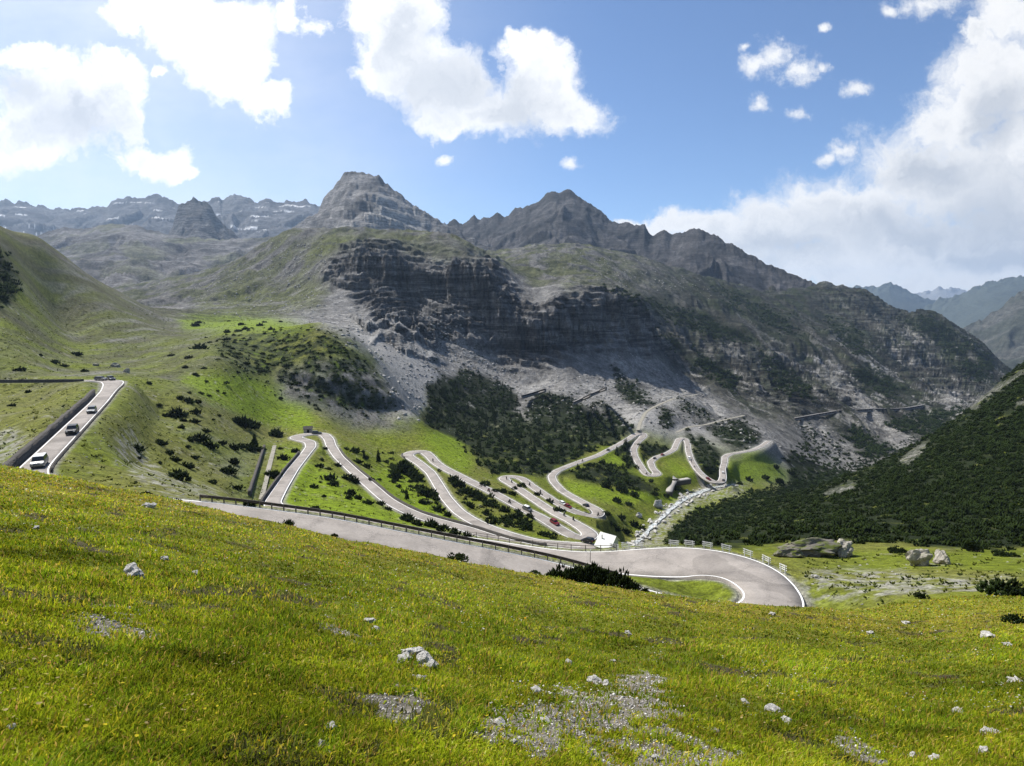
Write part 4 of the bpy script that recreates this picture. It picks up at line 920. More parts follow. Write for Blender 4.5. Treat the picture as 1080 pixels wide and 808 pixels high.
near_shrub(352, 566, 10, "tiny dark pine tuft at the road's lower edge right of the spiky little pine", None, 1.0, 45)
near_shrub(563, 603, 18, "flat small pine just showing over the brow left of the long clump", None, .5, 42.5)
near_shrub(184, 528, 18, "flat dark pine at the left brow nearest the guardrail", None, .6, 47)
near_shrub(153, 522, 14, "rounded small pine at the left brow below the pale scree patch", None, .8, 48.5)
near_shrub(104, 513, 8, "tiny pine on the brow just below the pale scree patch's left corner", None, .8, 49)
for x_, y_, w_ in ((842, 582, 16), (856, 578, 14), (872, 578, 16), (884, 583, 12)): near_shrub(x_, y_, w_, "low green bush growing on the mossy outcrop behind the white fence", "bushes on the mossy outcrop", .9, 115)
near_shrub(1062, 628, 52, "large rounded green pine shrub at the frame edge behind the stony grass strip", None, 1.05)
near_shrub(1074, 658, 30, "dark rounded pine shrub cut by the frame edge, lower of the pair", None, .9)
near_shrub(975, 631, 17, "small dark round shrub alone on the pale stony strip", None, .9)
near_shrub(947, 583, 20, "bright green bush in front of the dark pine bank, left of the pale boulders", None, 1.0)
near_shrub(1029, 582, 22, "green bush right of the pale boulders at the foot of the pine bank", None, 1.3)
near_shrub(1062, 587, 28, "low light green bush at the foot of the pine bank near the frame edge", None, .7)
# --- single conifers
def conifer(px, py, hpx, label, seed, wid=.2):
    q = hit(px, py, 62); h = hpx*q[1]/643; e = empty("conifer_tree", tuple(q), 0); tag(e, label, "tree")
    V, Fc = conifer_data(seed, n=70, wid=wid); V = V*h; me = npmesh("crown", V, Fc); link("crown", me, M_pine2, e)
    MB().tube((0, 0, -.3), (0, 0, h*.7), h*.02, h*.008, 6).build("trunk", M_bark, e)
conifer(268.5, 472, 16, "feathery dark conifer at the top of the straight stone wall", 801, .32)
conifer(399, 488, 17, "slim dark conifer above the pine thicket inside the first lower loop", 802, .2)
conifer(429, 527, 15, "slim pointed conifer on the grass inside the second lower loop", 803, .22)
conifer(384, 484, 11, "small pointed conifer left of the slim tree above the loop thicket", 804, .22)
# ------------------------------------------------------------------ the near meadow: grass, flowers, stones
m, nt, b = new_mat("grass_blades", .7, .12); t = m.node_tree
at = nt.node('ShaderNodeAttribute', attribute_name='Col').outputs['Color']; nt.put(b.inputs['Base Color'], at)
tr = nt.node('ShaderNodeBsdfTranslucent', i_Color=at); mx = nt.node('ShaderNodeMixShader'); mx.inputs[0].default_value = .5
t.links.new(b.outputs[0], mx.inputs[1]); t.links.new(tr.outputs[0], mx.inputs[2]); t.links.new(mx.outputs[0], t.nodes['Material Output'].inputs['Surface']); M_grass = m
GI = np.argmin(np.abs(YR-64))
def meadow_points(n, seed, y0=485, y1=840):
    rng = np.random.default_rng(seed); px = rng.uniform(-50, 1130, n); py = rng.uniform(y0, y1, n); H = hits(px, py, .9)
    ok = ~np.isnan(H[:, 0]) & (H[:, 1] < 62); return H[ok], px[ok], py[ok]
H, px, py = meadow_points(380000, 61)
x, y, z = H.T; nB = len(H); rng = np.random.default_rng(62)
g = grav_at(px, py, x, y); so = thr(fbm(x/1.7, y/1.7, 4, 123, .6), .27, .1)*(y < 45)
keep = rng.random(nB) > np.clip(g*.85+so*.6, 0, .96); x, y, z, g, so = x[keep], y[keep], z[keep], g[keep], so[keep]; nB = len(x)
tall = fbm(x/1.1, y/1.1, 4, 141); cl = fbm(x/3.5, y/3.5, 4, 143)
pxm = y/643
leaf = rng.random(nB) < .42
h = (.04+.055*np.clip(tall*1.5+.4, 0, 1.5))*rng.uniform(.5, 1.6, nB)*np.clip(1+.5*cl, .45, 1.6); h = np.where(leaf, h*.5, h); h = np.maximum(h, np.where(leaf, 1.0, 1.7)*pxm*rng.uniform(.5, 1.5, nB)); h *= np.where(y < 3, .7, 1)
w = np.where(leaf, .009, .0034)*rng.uniform(.6, 1.7, nB); w = np.maximum(w, np.where(leaf, .95, .55)*pxm*rng.uniform(.6, 1.3, nB))
az = rng.random(nB)*6.28; lean = np.where(leaf, rng.uniform(.6, 1.6, nB), rng.uniform(.1, .9, nB))*h; wa = rng.random(nB)*6.28
bx, by = np.cos(az)*lean+.2*h, np.sin(az)*lean-.15*h; sx, sy = np.cos(wa)*w, np.sin(wa)*w
B0 = np.stack([x-sx, y-sy, z-.02], 1); B1 = np.stack([x+sx, y+sy, z-.02], 1)
M0 = np.stack([x-sx*.8+bx*.35, y-sy*.8+by*.35, z+h*.6], 1); M1 = np.stack([x+sx*.8+bx*.35, y+sy*.8+by*.35, z+h*.6], 1); Tp = np.stack([x+bx, y+by, z+h*.95], 1)
V = np.stack([B0, B1, M0, M1, Tp], 1).reshape(-1, 3); i5 = np.arange(nB)*5
fam = rng.random(nB); dry = sstep(9, 40, y)*.42*np.clip(1+1.2*cl, .2, 1.6)+.3*np.clip(cl+.2, 0, 1)+.22
c = np.empty((nB, 3)); c[:] = (.165,.200,.008); lush = (tall > .12) & (fam < .6); c[lush] = (.125,.180,.008)
yl = fam > 1-dry*.75; c[yl] = (.30,.255,.016); st_ = fam > 1-dry*.28; c[st_] = (.36,.25,.060); rd = (fam < dry*.10); c[rd] = (.22,.125,.045)
dk = (so > .25) & (fam < .5); c[dk] = (.07,.075,.02)
c *= (1.46*rng.uniform(.65, 1.35, nB)*np.clip(1+1.1*cl+.5*fbm(x/.45, y/.45, 2, 147)+.5*fbm(x/8, y/8, 3, 149), .35, 1.7))[:, None]
Ca = np.repeat(np.clip(c, .003, .6), 5, 0);
tag(link("grass", npmesh("grass", V, [np.stack([i5, i5+1, i5+3, i5+2], 1), np.stack([i5+2, i5+3, i5+4], 1)], False, {'Col': Ca}), M_grass), "tall green and straw coloured grass covering the steep near meadow", "grass", kind='stuff')
# wild flowers: little cups on stalks above the grass
def flower_mesh(name, n, seed, col, sz, label, y0=497, y1=800, clump=.0):
    H, px, py = meadow_points(n*5, seed, y0, y1); rng = np.random.default_rng(seed+1); d = fbm(H[:, 0]/5, H[:, 1]/5, 3, seed); H = H[d > clump][:n]; n = len(H); V = []; Fs = []
    r = np.maximum(.009, H[:, 1]/643*sz)*rng.uniform(.5, 1.35, n); a0 = rng.random(n)*6.28; zz = H[:, 2]+.10+.05*rng.random(n)+H[:, 1]/643*1.6
    tx, ty = rng.uniform(-.5, .5, n), rng.uniform(-.8, .2, n)
    ring = []
    for k in range(6):
        a = a0+k*math.pi/3; dx, dy = r*np.cos(a), r*np.sin(a); ring.append(np.stack([H[:, 0]+dx, H[:, 1]+dy, zz+dx*tx+dy*ty+.25*r], 1))
    ring.append(np.stack([H[:, 0], H[:, 1], zz], 1)); V = np.stack(ring, 1).reshape(-1, 3); b = np.arange(n)*7
    Fs = np.concatenate([np.stack([b+k, b+(k+1) % 6, b+6], 1) for k in range(6)])
    Cf = np.repeat((np.array(col)[None]*rng.uniform(.7, 1.1, n)[:, None]), 7, 0)
    tag(link(name, npmesh(name, V, Fs, False, {'Col': np.clip(Cf, 0, .85)}), M_grass), label, name.replace('_', ' '), kind='stuff')
flower_mesh("wildflowers", 1300, 71, (.72,.70,.66), .7, "small white wild flowers sprinkled over the meadow", 497, 760, .05)
flower_mesh("wildflowers", 700, 75, (.45,.36,.16), .75, "pale straw seed heads between the meadow grasses", 500, 808, -.1)
flower_mesh("wildflowers", 170, 83, (.75,.60,.03), .42, "tiny yellow blossoms in the near turf", 560, 808, -.2)
flower_mesh("wildflowers", 26, 79, (.80,.42,.01), 1.1, "scattered yellow meadow flowers", 560, 808, -.3)
# stones
def stone_mesh(name, seed, sub=2, rough=.35):
    bm = bmesh.new(); bmesh.ops.create_icosphere(bm, subdivisions=sub, radius=1); rg = random.Random(seed)
    cuts = [(Vector((rg.uniform(-1, 1), rg.uniform(-1, 1), rg.uniform(-.6, 1))).normalized(), rg.uniform(.5, .85)) for _ in range(7)]
    off = rg.random()*50
    for v in bm.verts:
        p = v.co.copy()
        for nrm, dd in cuts:
            e = p.dot(nrm)-dd
            if e > 0: p -= nrm*e*.9
        q = float(noise2(np.array([p.x*1.7+off]), np.array([p.y*1.7+p.z*2.1]), seed)[0]); q2 = float(noise2(np.array([p.x*5+off]), np.array([p.y*5+p.z*4]), seed)[0])
        v.co = p*(1+rough*.5*q+rough*.22*q2)
    me = bpy.data.meshes.new(name); bm.to_mesh(me); bm.free(); return me
def stone_mat(name, c, moss=0):
    m, nt, b = new_mat(name, .9, .15); tc = nt.node('ShaderNodeTexCoord').outputs['Object']
    n1 = nt.noise(tc, 2.2, 6, .65); n2 = nt.noise(tc, 9, 5, .7)
    f = nt.math('MULTIPLY', nt.ramp(n1, (.3, .7, .65, 1.2)), nt.ramp(n2, (.3, .7, .7, 1.15)))
    cc = nt.mix(1.0, rgb(c), nt.node('ShaderNodeCombineColor', i_Red=f, i_Green=f, i_Blue=f).outputs[0], 'MULTIPLY')
    if moss:
        g = nt.node('ShaderNodeNewGeometry'); nz_ = nt.node('ShaderNodeSeparateXYZ'); nt.put(nz_.inputs[0], g.outputs['Normal'])
        k = nt.math('MULTIPLY', nt.ramp(nz_.outputs[2], (.35, .8, 0, 1)), nt.ramp(n1, (.42, .58, 0, moss))); cc = nt.mix(k, cc, (.085,.105,.02,1))
    nt.put(b.inputs['Base Color'], cc); bp = nt.node('ShaderNodeBump', i_Height=nt.math('ADD', n1, n2)); bp.inputs['Strength'].default_value = .6; bp.inputs['Distance'].default_value = .15; nt.put(b.inputs['Normal'], bp.outputs[0]); return m
M_stone = stone_mat("limestone", (.58,.56,.52)); M_boulder = stone_mat("boulder_rock", (.40,.37,.32), .55); M_crag = stone_mat("mossy_crag", (.21,.19,.165), 1.0)
STM = [stone_mesh("stone", 40+i, 3, .75) for i in range(6)]
for me in STM: me.materials.append(M_stone)
STONES = [(141,606,20,"largest pale stone in the left half of the meadow, lying flat in the grass"),(174,589,9,"small white stone beside a grass tuft above the flat pale stone"),(38,557,8,"white stone near the left frame edge of the meadow"),(157,534,12,"flat white stone close under the left meadow brow"),
 (424,697,17,"left block of the pale broken rock outcrop in the meadow"),(434,692,24,"largest block of the pale broken rock outcrop in the meadow"),(450,701,22,"jagged pale block at the right end of the meadow outcrop"),(444,716,11,"loose white stone just below the broken rock outcrop"),(389,655,13,"grey white stone in the grass above left of the broken outcrop"),(397,664,10,"smaller grey stone next to the dirt hollow above the broken outcrop"),
 (565,730,12,"grey angular stone with a dark side at the top of the gravel patch"),(627,719,14,"white stone at the right edge of the gravel patch"),(640,722,9,"small white stone next to the one at the gravel patch's right edge"),(527,764,14,"white rounded stone at the top of the lower gravel patch"),(575,761,12,"long white stone in the middle of the gravel patch"),(541,784,9,"little white stone between the two lower gravel patches"),
 (818,750,17,"tall pale pointed stone in the right half of the meadow"),(830,762,12,"flat pale stone right below the tall pointed one"),(786,741,8,"white stone left of the tall pointed stone"),(1009,752,13,"grey pyramid stone alone in the grass on the right"),(1072,719,14,"white stone at the right frame edge of the meadow"),(1045,774,15,"white stone near the lower right corner, upper of two"),(1036,793,11,"flat white stone near the lower right corner, lower of two"),(985,802,12,"white stone at the bottom edge right of the middle"),(963,798,8,"small stone left of the white one on the bottom edge"),
 (872,706,7,"small white stone above the tall pointed stone"),(735,806,11,"pale stone on the bottom edge below the gravel"),(690,800,10,"pale stone on the bottom edge right of the gravel patch"),(346,770,16,"grey stone left of the bottom middle in a dirt hollow"),(338,786,10,"small grey stone under the one in the dirt hollow"),(10,770,11,"grey stone at the left frame edge near the bottom"),(600,699,8,"tiny white stone alone above the gravel patch"),(647,697,7,"white pebble stone above right of the gravel patch"),(1040,671,14,"flat white slab under the dark shrub at the right edge"),(1062,680,9,"small white slab below the flat one under the shrub"),(955,657,8,"white stone on the right brow under the stony strip"),(918,668,7,"white stone in the grass below the road bend"),(663,668,7,"small white stone below the long pine clump"),(815,647,7,"white stone on the brow below the road bend"),(205,605,8,"grey stone right of the flat pale stone on the left")]
for i, (sx_, sy_, wpx, lab) in enumerate(STONES):
    q = hit(sx_, sy_+1, 1.0); r = wpx*.56*q[1]/643; o = bpy.data.objects.new("stone", STM[i % 6]); COL.objects.link(o)
    rr = random.Random(i); o.location = (q[0], q[1], q[2]+r*.10+.01); o.scale = (r*1.15, r*.95, r*rr.uniform(.55, .85)); o.rotation_euler = (rr.uniform(-.3, .3), rr.uniform(-.3, .3), rr.random()*6.28); tag(o, lab, "stone", "pale stones in the near meadow")
# loose gravel of the bare patches
H, px, py = meadow_points(160000, 91, 630, 840); g = grav_at(px, py, H[:, 0], H[:, 1]); ok = rng.random(len(H)) < g*.5; H = H[ok]
so_pts = H; rngp = np.random.default_rng(92); n = len(H)
oc = np.array([(1,0,0),(0,1,0),(-1,0,0),(0,-1,0),(0,0,1),(0,0,-1)], float); of = np.array([(0,1,4),(1,2,4),(2,3,4),(3,0,4),(1,0,5),(2,1,5),(3,2,5),(0,3,5)])
r = H[:, 1]/643*rngp.uniform(.35, 1.2, n)*np.where(rngp.random(n) < .14, 2.0, 1)
a = rngp.random(n)*6.28; V = np.empty((n, 6, 3)); J = oc[None]*rngp.uniform(.6, 1.3, (n, 6, 1))+rngp.normal(0, .18, (n, 6, 3))
V[:, :, 0] = (J[:, :, 0]*np.cos(a)[:, None]-J[:, :, 1]*np.sin(a)[:, None])*r[:, None]+H[:, 0, None]; V[:, :, 1] = (J[:, :, 0]*np.sin(a)[:, None]+J[:, :, 1]*np.cos(a)[:, None])*r[:, None]+H[:, 1, None]; V[:, :, 2] = J[:, :, 2]*r[:, None]*.75+H[:, 2, None]+r[:, None]*.3
Cg = np.repeat(np.array([.50,.48,.45])[None]*(.28+1.15*rngp.random((n, 1))**1.6), 6, 0)
mg, ntg, bg_ = new_mat("gravel_stone", .9, .15); ntg.put(bg_.inputs['Base Color'], ntg.node('ShaderNodeAttribute', attribute_name='Col').outputs['Color'])
tag(link("gravel", npmesh("gravel", V.reshape(-1, 3), (of[None]+np.arange(n)[:, None, None]*6).reshape(-1, 3), False, {'Col': Cg}), mg), "loose pale limestone gravel in the bare patches of the meadow", "gravel", kind='stuff')
# ------------------------------------------------------------------ walls, rails, fences, buildings
M_dwall = stone_mat("dark_wall_stone", (.10,.092,.082)); M_pwall = stone_mat("pale_wall_stone", (.42,.40,.36))
M_rail = plain("rail_brown", (.045,.036,.030), .7, .3, 0, .25, 3); M_post = plain("post_steel", (.10,.095,.09), .6, .4, .3, .2, 3)
M_white = plain("white_paint", (.74,.74,.72), .55, .3, 0, .10, 2); M_wood = plain("grey_wood", (.16,.14,.12), .85, .15, 0, .3, 6)
M_roof = plain("pale_roof_sheet", (.72,.72,.70), .5, .35, 0, .10, 1.2); M_hutwall = plain("hut_render", (.60,.58,.54), .85, .15, 0, .14, 1.5)
M_concrete = plain("concrete", (.21,.20,.19), .9, .15, 0, .2, .3); M_dark = plain("dark_opening", (.012,.012,.012), .9, .1)
def seg(PA_, px0, px1, lo, hi):
    """slice of a road path between two photo columns, searched in sample range lo..hi"""
    px, py = unproj(PA_[:, 0]/PA_[:, 1], PA_[:, 2]/PA_[:, 1]); r = np.arange(lo, hi); a = r[np.argmin(np.abs(px[r]-px0))]; b = r[np.argmin(np.abs(px[r]-px1))]
    return min(a, b), max(a, b)
def idx_near(PA_, x, y, lo=0, hi=None):
    px, py = unproj(PA_[:, 0]/PA_[:, 1], PA_[:, 2]/PA_[:, 1]); r = np.arange(lo, hi or len(PA_)); return int(r[np.argmin(np.hypot(px[r]-x, py[r]-y))])
def offset(PA_, W, i, side, extra):
    N = frames(PA_); q = PA_[i].copy(); q[:2] += N[i]*side*(W[i]/2+extra); return q
def wall_along(name, Q, wid, h, depth, mat, label, cat):
    """Q: (n,3) foot line; a coping-topped wall of rough masonry"""
    N = frames(Q); n = len(Q); rg = np.random.default_rng(int(abs(Q[0, 0])*7)); hh = h*(1+.06*rg.standard_normal(n)); L = []
    for o, z in ((-wid/2, -depth), (-wid/2, 0), (wid/2, 0), (wid/2, -depth)):
        q = Q.copy(); q[:, :2] += N*o; q[:, 2] += (hh if z == 0 else z); L.append(q)
    V = np.stack(L, 1).reshape(-1, 3); i = (np.arange(n-1)[:, None]*4+np.arange(3)[None]).ravel()
    F_ = [np.stack([i, i+1, i+5, i+4], 1)[:, ::-1], np.array([[0, 1, 2, 3], [4*n-1, 4*n-2, 4*n-3, 4*n-4]])]
    return tag(link(name, npmesh(name, V, F_), mat), label, cat)
def off_line(PA_, W, a, b, side, extra, st_=4):
    N = frames(PA_); q = PA_[a:b:st_].copy(); q[:, :2] += N[a:b:st_]*side*(W[a:b:st_, None]/2+extra); return q
# left road
ia = idx_near(PA, 119.5, 405); ib = idx_near(PA, 30, 501); i0 = idx_near(PA, -90, 402.7, 0, ia); i1_ = idx_near(PA, 96, 401.4, 0, ia)
wall_along("retaining_wall", off_line(PA, WA, i0, i1_, 1, .35), .5, .95, 2.2, M_dwall, "long dark parapet wall of the level road at the left frame edge", "wall")
ic = idx_near(PA, 112, 415)
wall_along("retaining_wall", off_line(PA, WA, ic, ib, 1, .9), .9, 1.5, 1.5, M_dwall, "dark sloping retaining wall beside the three cars on the left road", "wall")
wall_along("roadside_curb", off_line(PA, WA, ia+6, ib, -1, .25), .35, .28, 1.6, M_dwall, "low dark stone edge on the downhill side of the left road", "kerb")
# lower loops
j0 = idx_near(PB, 287, 531); j1 = idx_near(PB, 320, 477); j2 = idx_near(PB, 310, 461); 
wall_along("retaining_wall", off_line(PB, WB, j0, j1+6, -1, .5), .6, 1.0, 1.5, M_dwall, "dark stone wall left of the straight road leg rising to the first lower hairpin", "wall")
j3 = idx_near(PB, 352, 474); j4 = idx_near(PB, 585, 580, 0, idx_near(PB, 629, 577))
wall_along("retaining_wall", off_line(PB, WB, j3, j4, -1, .35), .5, .65, 1.5, M_dwall, "long dark low wall along the upper edge of the first lower loop road", "wall")
ja = idx_near(PB, 429, 480)
wall_along("retaining_wall", off_line(PB, WB, ja-14, ja+8, -1, .3), .45, .7, 1.5, M_dwall, "short dark curved wall round the second lower hairpin", "wall")
jd = idx_near(PB, 632, 543)
wall_along("retaining_wall", off_line(PB, WB, jd-24, jd+22, -1, .3, 3), .5, .25, 4.5, M_dwall, "curved dark retaining wall under the hairpin above the white hut", "wall")
def on_line(p0, p1, n):
    out = []
    for k in range(n+1):
        f_ = k/n; q = hit(p0[0]+(p1[0]-p0[0])*f_, p0[1]+(p1[1]-p0[1])*f_, 90)
        if q is not None: out.append(q)
    return np.array(out)
Q = on_line((263, 523), (279, 472), 24); Q, _ = smooth_path(Q, np.ones(len(Q)), 1.5, (3, .01))
wall_along("stone_wall", Q, .8, 1.25, .8, M_dwall, "straight dark dry stone wall running down to the guardrail beside a gravel track", "wall")
Qt = on_line((274, 527), (289, 470), 24); Qt, _ = smooth_path(Qt, np.ones(len(Qt)), 1.5, (3, .01)); Qt[:, 2] = np.array([ground(*q[:2]) for q in Qt])+.12
ribbon(Qt, [(-1.0, -.08), (-.4, .02), (.4, .02), (1.0, -.08)], "path", M_trail, "pale gravel track climbing beside the straight stone wall", "path")
# guardrail of the near road
px_a, py_a = unproj(PA[:, 0]/PA[:, 1], PA[:, 2]/PA[:, 1]); apex = int(np.argmax(px_a))
ga, gb = seg(PA, 196, 652, ib, apex-30)
e = empty("guardrail", tuple(PA[ga])); tag(e, "long brown guardrail on short posts along the near road above the meadow", "guardrail")
base_ = PA[ga]
def bar_along(Q, z0, z1, wid, name, mat, par, org):
    N = frames(Q); n = len(Q); L = []
    for o, z in ((-wid/2, z0), (-wid/2, z1), (wid/2, z1), (wid/2, z0)):
        q = Q.copy(); q[:, :2] += N*o; q[:, 2] += z; L.append(q-org)
    V = np.stack(L, 1).reshape(-1, 3); F_ = []
    for a, b_ in ((0, 1), (1, 2), (2, 3), (3, 0)):
        i = np.arange(n-1)*4; F_.append(np.stack([i+a, i+4+a, i+4+b_, i+b_], 1))
    F_.append(np.array([[0, 1, 2, 3], [4*n-1, 4*n-2, 4*n-3, 4*n-4]])); return link(name, npmesh(name, V, F_), mat, par)
GQ = off_line(PA, WA, ga, gb, -1, .25, 3)
bar_along(GQ, .46, .78, .12, "rail", M_rail, e, base_)
bar_along(GQ, .80, .86, .16, "rail", M_rail, e, base_)
L_ = np.concatenate([[0], np.cumsum(np.linalg.norm(np.diff(GQ, axis=0), axis=1))]); npost = int(L_[-1]/1.75); pm = None
for k in range(npost+1):
    q = np.array([np.interp(k*L_[-1]/npost, L_, GQ[:, c]) for c in range(3)])-base_
    if pm is None:
        pm = MB().box((0, 0, .1), (.14, .16, 1.3)).build("post", M_post, e); pm.location = q
    else:
        o = pm.copy(); COL.objects.link(o); o.parent = e; o.location = q
# dark post and rail fence on the outer edge of the lower leg
fa, fb = seg(PA, 478, 642, apex+40, len(PA)); FQ = off_line(PA, WA, fa, fb, 1, .45, 4); base_ = FQ[0]
e = empty("rail_fence", tuple(base_)); tag(e, "dark post and rail fence along the lower road edge left of the white hut", "fence")
for z in (.45, .92): bar_along(FQ, z-.04, z+.05, .07, "rail", M_wood, e, base_)
L_ = np.concatenate([[0], np.cumsum(np.linalg.norm(np.diff(FQ, axis=0), axis=1))]); pm = None; npost = int(L_[-1]/2.6)
for k in range(npost+1):
    q = np.array([np.interp(k*L_[-1]/npost, L_, FQ[:, c]) for c in range(3)])-base_
    if pm is None: pm = MB().box((0, 0, .2), (.13, .13, 1.7)).build("post", M_wood, e); pm.location = q
    else: o = pm.copy(); COL.objects.link(o); o.parent = e; o.location = q
# white fence panels round the outer edge of the near hairpin
proto = None
order = ["above the white hut's right side", "where the stream meets the road edge"]
WF = [(648,"behind the road just right of the hut"),(660,"second right of the hut"),(674,"in front of the stream gorge"),(709.6,"first right of the stream"),(728,"second right of the stream"),(746.7,"third right of the stream"),(766.7,"fourth right of the stream"),(786.7,"fifth right of the stream"),(806,"sixth right of the stream"),(825,"seventh after the stream, tilted"),(840,"last and nearest, at the gravel patch")]
ap0 = apex-14
for px_, where in WF:
    r_ = np.arange(ap0, len(PA)); oq = off_line(PA, WA, ap0, len(PA), 1, .55, 1); opx = unproj(oq[:, 0]/oq[:, 1], oq[:, 2]/oq[:, 1])[0]
    k = int(np.argmin(np.abs(opx-px_)+.001*np.arange(len(oq)))); q = oq[k]; t_ = PA[min(ap0+k+2, len(PA)-1)]-PA[ap0+k-2]; rz = math.atan2(t_[1], t_[0])
    if proto is None:
        proto = empty("fence_panel")
        for x_ in (-.55, .55): MB().box((x_, 0, .45), (.10, .10, 1.3)).build("post", M_white, proto)
        for z_ in (.35, .66, .98): MB().box((0, -.07, z_), (1.75, .05, .13)).build("rail", M_white, proto)
        o = proto
    else: o = copy_tree(proto)
    o.location = tuple(q); o.rotation_euler = (0, R(8) if px_ == 825 else 0, rz)
    tag(o, "white three rail fence panel, "+where, "fence", "white fence panels round the near hairpin")
# thin marker pole beside the lower leg
q = P(622.5, 594, PA[idx_near(PA, 622, 590, apex)][1]-1.5); e = empty("snow_pole", (q[0], q[1], ground(q[0], q[1]))); tag(e, "thin dark snow pole standing behind the long pine clump", "pole")
MB().tube((0, 0, -.3), (0, 0, 2.6), .05, .04, 6).build("pole", M_rail, e); MB().tube((0, 0, 2.3), (0, 0, 2.62), .06, .06, 6).build("cap", M_white, e)
# white hut at the bend
q = hit(640, 576.5, 120); q = P(640, 577, 160.0); q[2] = min(q[2], ground(q[0], q[1])+1.2); zb = q[2]
hut = empty("hut", tuple(q), R(-42)); tag(hut, "small white hut with pale pitched roof at the end of the lower loops", "hut")
w_, d_, hw, hr = 4.6, 4.2, 1.0, 3.7      # ridge along x, long front roof slope
b = MB(); b.add([(-w_/2,-d_/2,-2.5),(w_/2,-d_/2,-2.5),(w_/2,d_/2,-2.5),(-w_/2,d_/2,-2.5),(-w_/2,-d_/2,hw),(w_/2,-d_/2,hw),(w_/2,d_/2,hw+1.4),(-w_/2,d_/2,hw+1.4),(-w_/2,d_*.14,hr),(w_/2,d_*.14,hr)],
 [(0,3,2,1),(0,1,5,4),(1,2,6,9,5),(2,3,7,6),(3,0,4,8,7),(4,5,9,8),(8,9,6,7)]); b.build("wall", M_hutwall, hut)
rf = MB()
for (y0, z0), (y1, z1) in (((-d_/2-.35, hw-.42), (d_*.14+.02, hr+.08)), ((d_*.14-.02, hr+.08), (d_/2+.3, hw+1.2))):
    dx = w_/2+.28; rf.add([(-dx,y0,z0),(dx,y0,z0),(dx,y1,z1),(-dx,y1,z1),(-dx,y0,z0+.14),(dx,y0,z0+.14),(dx,y1,z1+.14),(-dx,y1,z1+.14)], [(0,3,2,1),(4,5,6,7),(0,1,5,4),(1,2,6,5),(2,3,7,6),(3,0,4,7)])
rf.build("roof", M_roof, hut)
MB().box((-.4, -d_/2-.03, .0), (2.6, .06, .9)).build("door", M_dark, hut); MB().box((w_/2+.02, -.2, 1.2), (.06, .7, .7)).build("window", M_dark, hut)
MB().tube((-1.2, -.6, 2.4), (-1.2, -.6, 3.7), .12, n=8).build("stove_pipe", M_rail, hut)
# stone hut by the first lower hairpin
q = hit(325, 456, 150); sh_ = empty("stone_hut", tuple(q), R(15)); tag(sh_, "tiny grey stone hut with a dark doorway above the first lower hairpin", "hut")
b = MB(); b.add([(-2,-1.6,-1),(2,-1.6,-1),(2,1.6,-1),(-2,1.6,-1),(-2,-1.6,1.9),(2,-1.6,1.9),(2,1.6,1.9),(-2,1.6,1.9),(-2,0,2.9),(2,0,2.9)], [(0,3,2,1),(0,1,5,4),(2,3,7,6),(1,2,6,9,5),(3,0,4,8,7),(4,5,9,8),(6,7,8,9)]); b.build("wall", M_pwall, sh_)
rf = MB()
for s_ in (-1, 1): rf.add([(-2.2,s_*1.9,1.75),(2.2,s_*1.9,1.75),(2.2,0,3.0),(-2.2,0,3.0),(-2.2,s_*1.9,1.9),(2.2,s_*1.9,1.9),(2.2,0,3.15),(-2.2,0,3.15)], [(0,3,2,1),(4,5,6,7),(0,1,5,4),(1,2,6,5),(2,3,7,6),(3,0,4,7)])
rf.build("roof", M_dwall, sh_); MB().box((.1, -1.62, .6), (1.1, .08, 1.9)).build("door", M_dark, sh_)
# forked stone causeway over the stream
def causeway(pts, wid, hgt, z):
    Q = np.array([P(x, y, z/st(x, y)[1]) for x, y in pts]); return smooth_path(Q, np.full(len(Q), wid), 1.0, (1.0, .002))[0]
zc = -119.0
cw_ = empty("stone_bridge", tuple(P(712, 507, zc/st(712, 507)[1]))); tag(cw_, "forked pale stone causeway bridge above the stream below the far hairpins", "bridge"); o0 = np.array(cw_.location)
for pts, wid in (([(698,495),(704,500),(709,504),(714,507)], 5), ([(712,505.5),(709,510),(707,514),(705.5,518.5)], 4), ([(712,506.5),(718,506),(727,504.5)], 4)):
    Q = causeway(pts, wid, 4, zc); bar_along(Q, -3.6, -.4, wid, "pier_wall", M_dwall, cw_, o0); bar_along(Q, -.38, .1, wid+.3, "deck", M_pwall, cw_, o0)
# avalanche galleries on the mountain flank
def gallery(pts, h, label, nst=40):
    Q = []
    for (x0, y0), (x1, y1) in zip(pts[:-1], pts[1:]):
        for k in range(nst):
            f_ = k/nst; q = hit(x0+(x1-x0)*f_, y0+(y1-y0)*f_+1.5, 450)
            if q is not None: Q.append(q)
    Q, _ = smooth_path(np.array(Q), np.ones(len(Q)), 4.0, (12, .03)); o0 = Q[0].copy(); e = empty("avalanche_gallery", tuple(o0)); tag(e, label, "gallery")
    bar_along(Q, h*.72, h, h*1.1, "roof", M_concrete, e, o0); bar_along(Q, -h*.9, h*.06, h*1.0, "foundation_wall", M_concrete, e, o0)
    Qb = Q.copy(); Qb[:, :2] -= frames(Q)*h*.35*np.sign((frames(Q)*Q[:, :2]).sum(1).mean())*-1; bar_along(Qb, 0, h*.75, .4, "back_wall", M_dark, e, o0)
    pmm = None
    for q in Q[::2]:
        if pmm is None: pmm = MB().box((0, 0, h*.38), (.9, .9, h*.8)).build("pillar", M_concrete, e); pmm.location = q-o0
        else: o = pmm.copy(); COL.objects.link(o); o.parent = e; o.location = q-o0
gallery([(838,441),(860,437),(883,433)], 2.4, "long pale avalanche gallery, left part, across the dark right-hand mountain flank")
gallery([(884,433),(924,431),(952,431),(974,427)], 3.0, "long dark avalanche gallery, right part, across the mountain flank above the scree fans")
gallery([(606,423.5),(614,419),(621,416.5)], 1.7, "short stone gallery on the scree above the pine wood, lower of two")
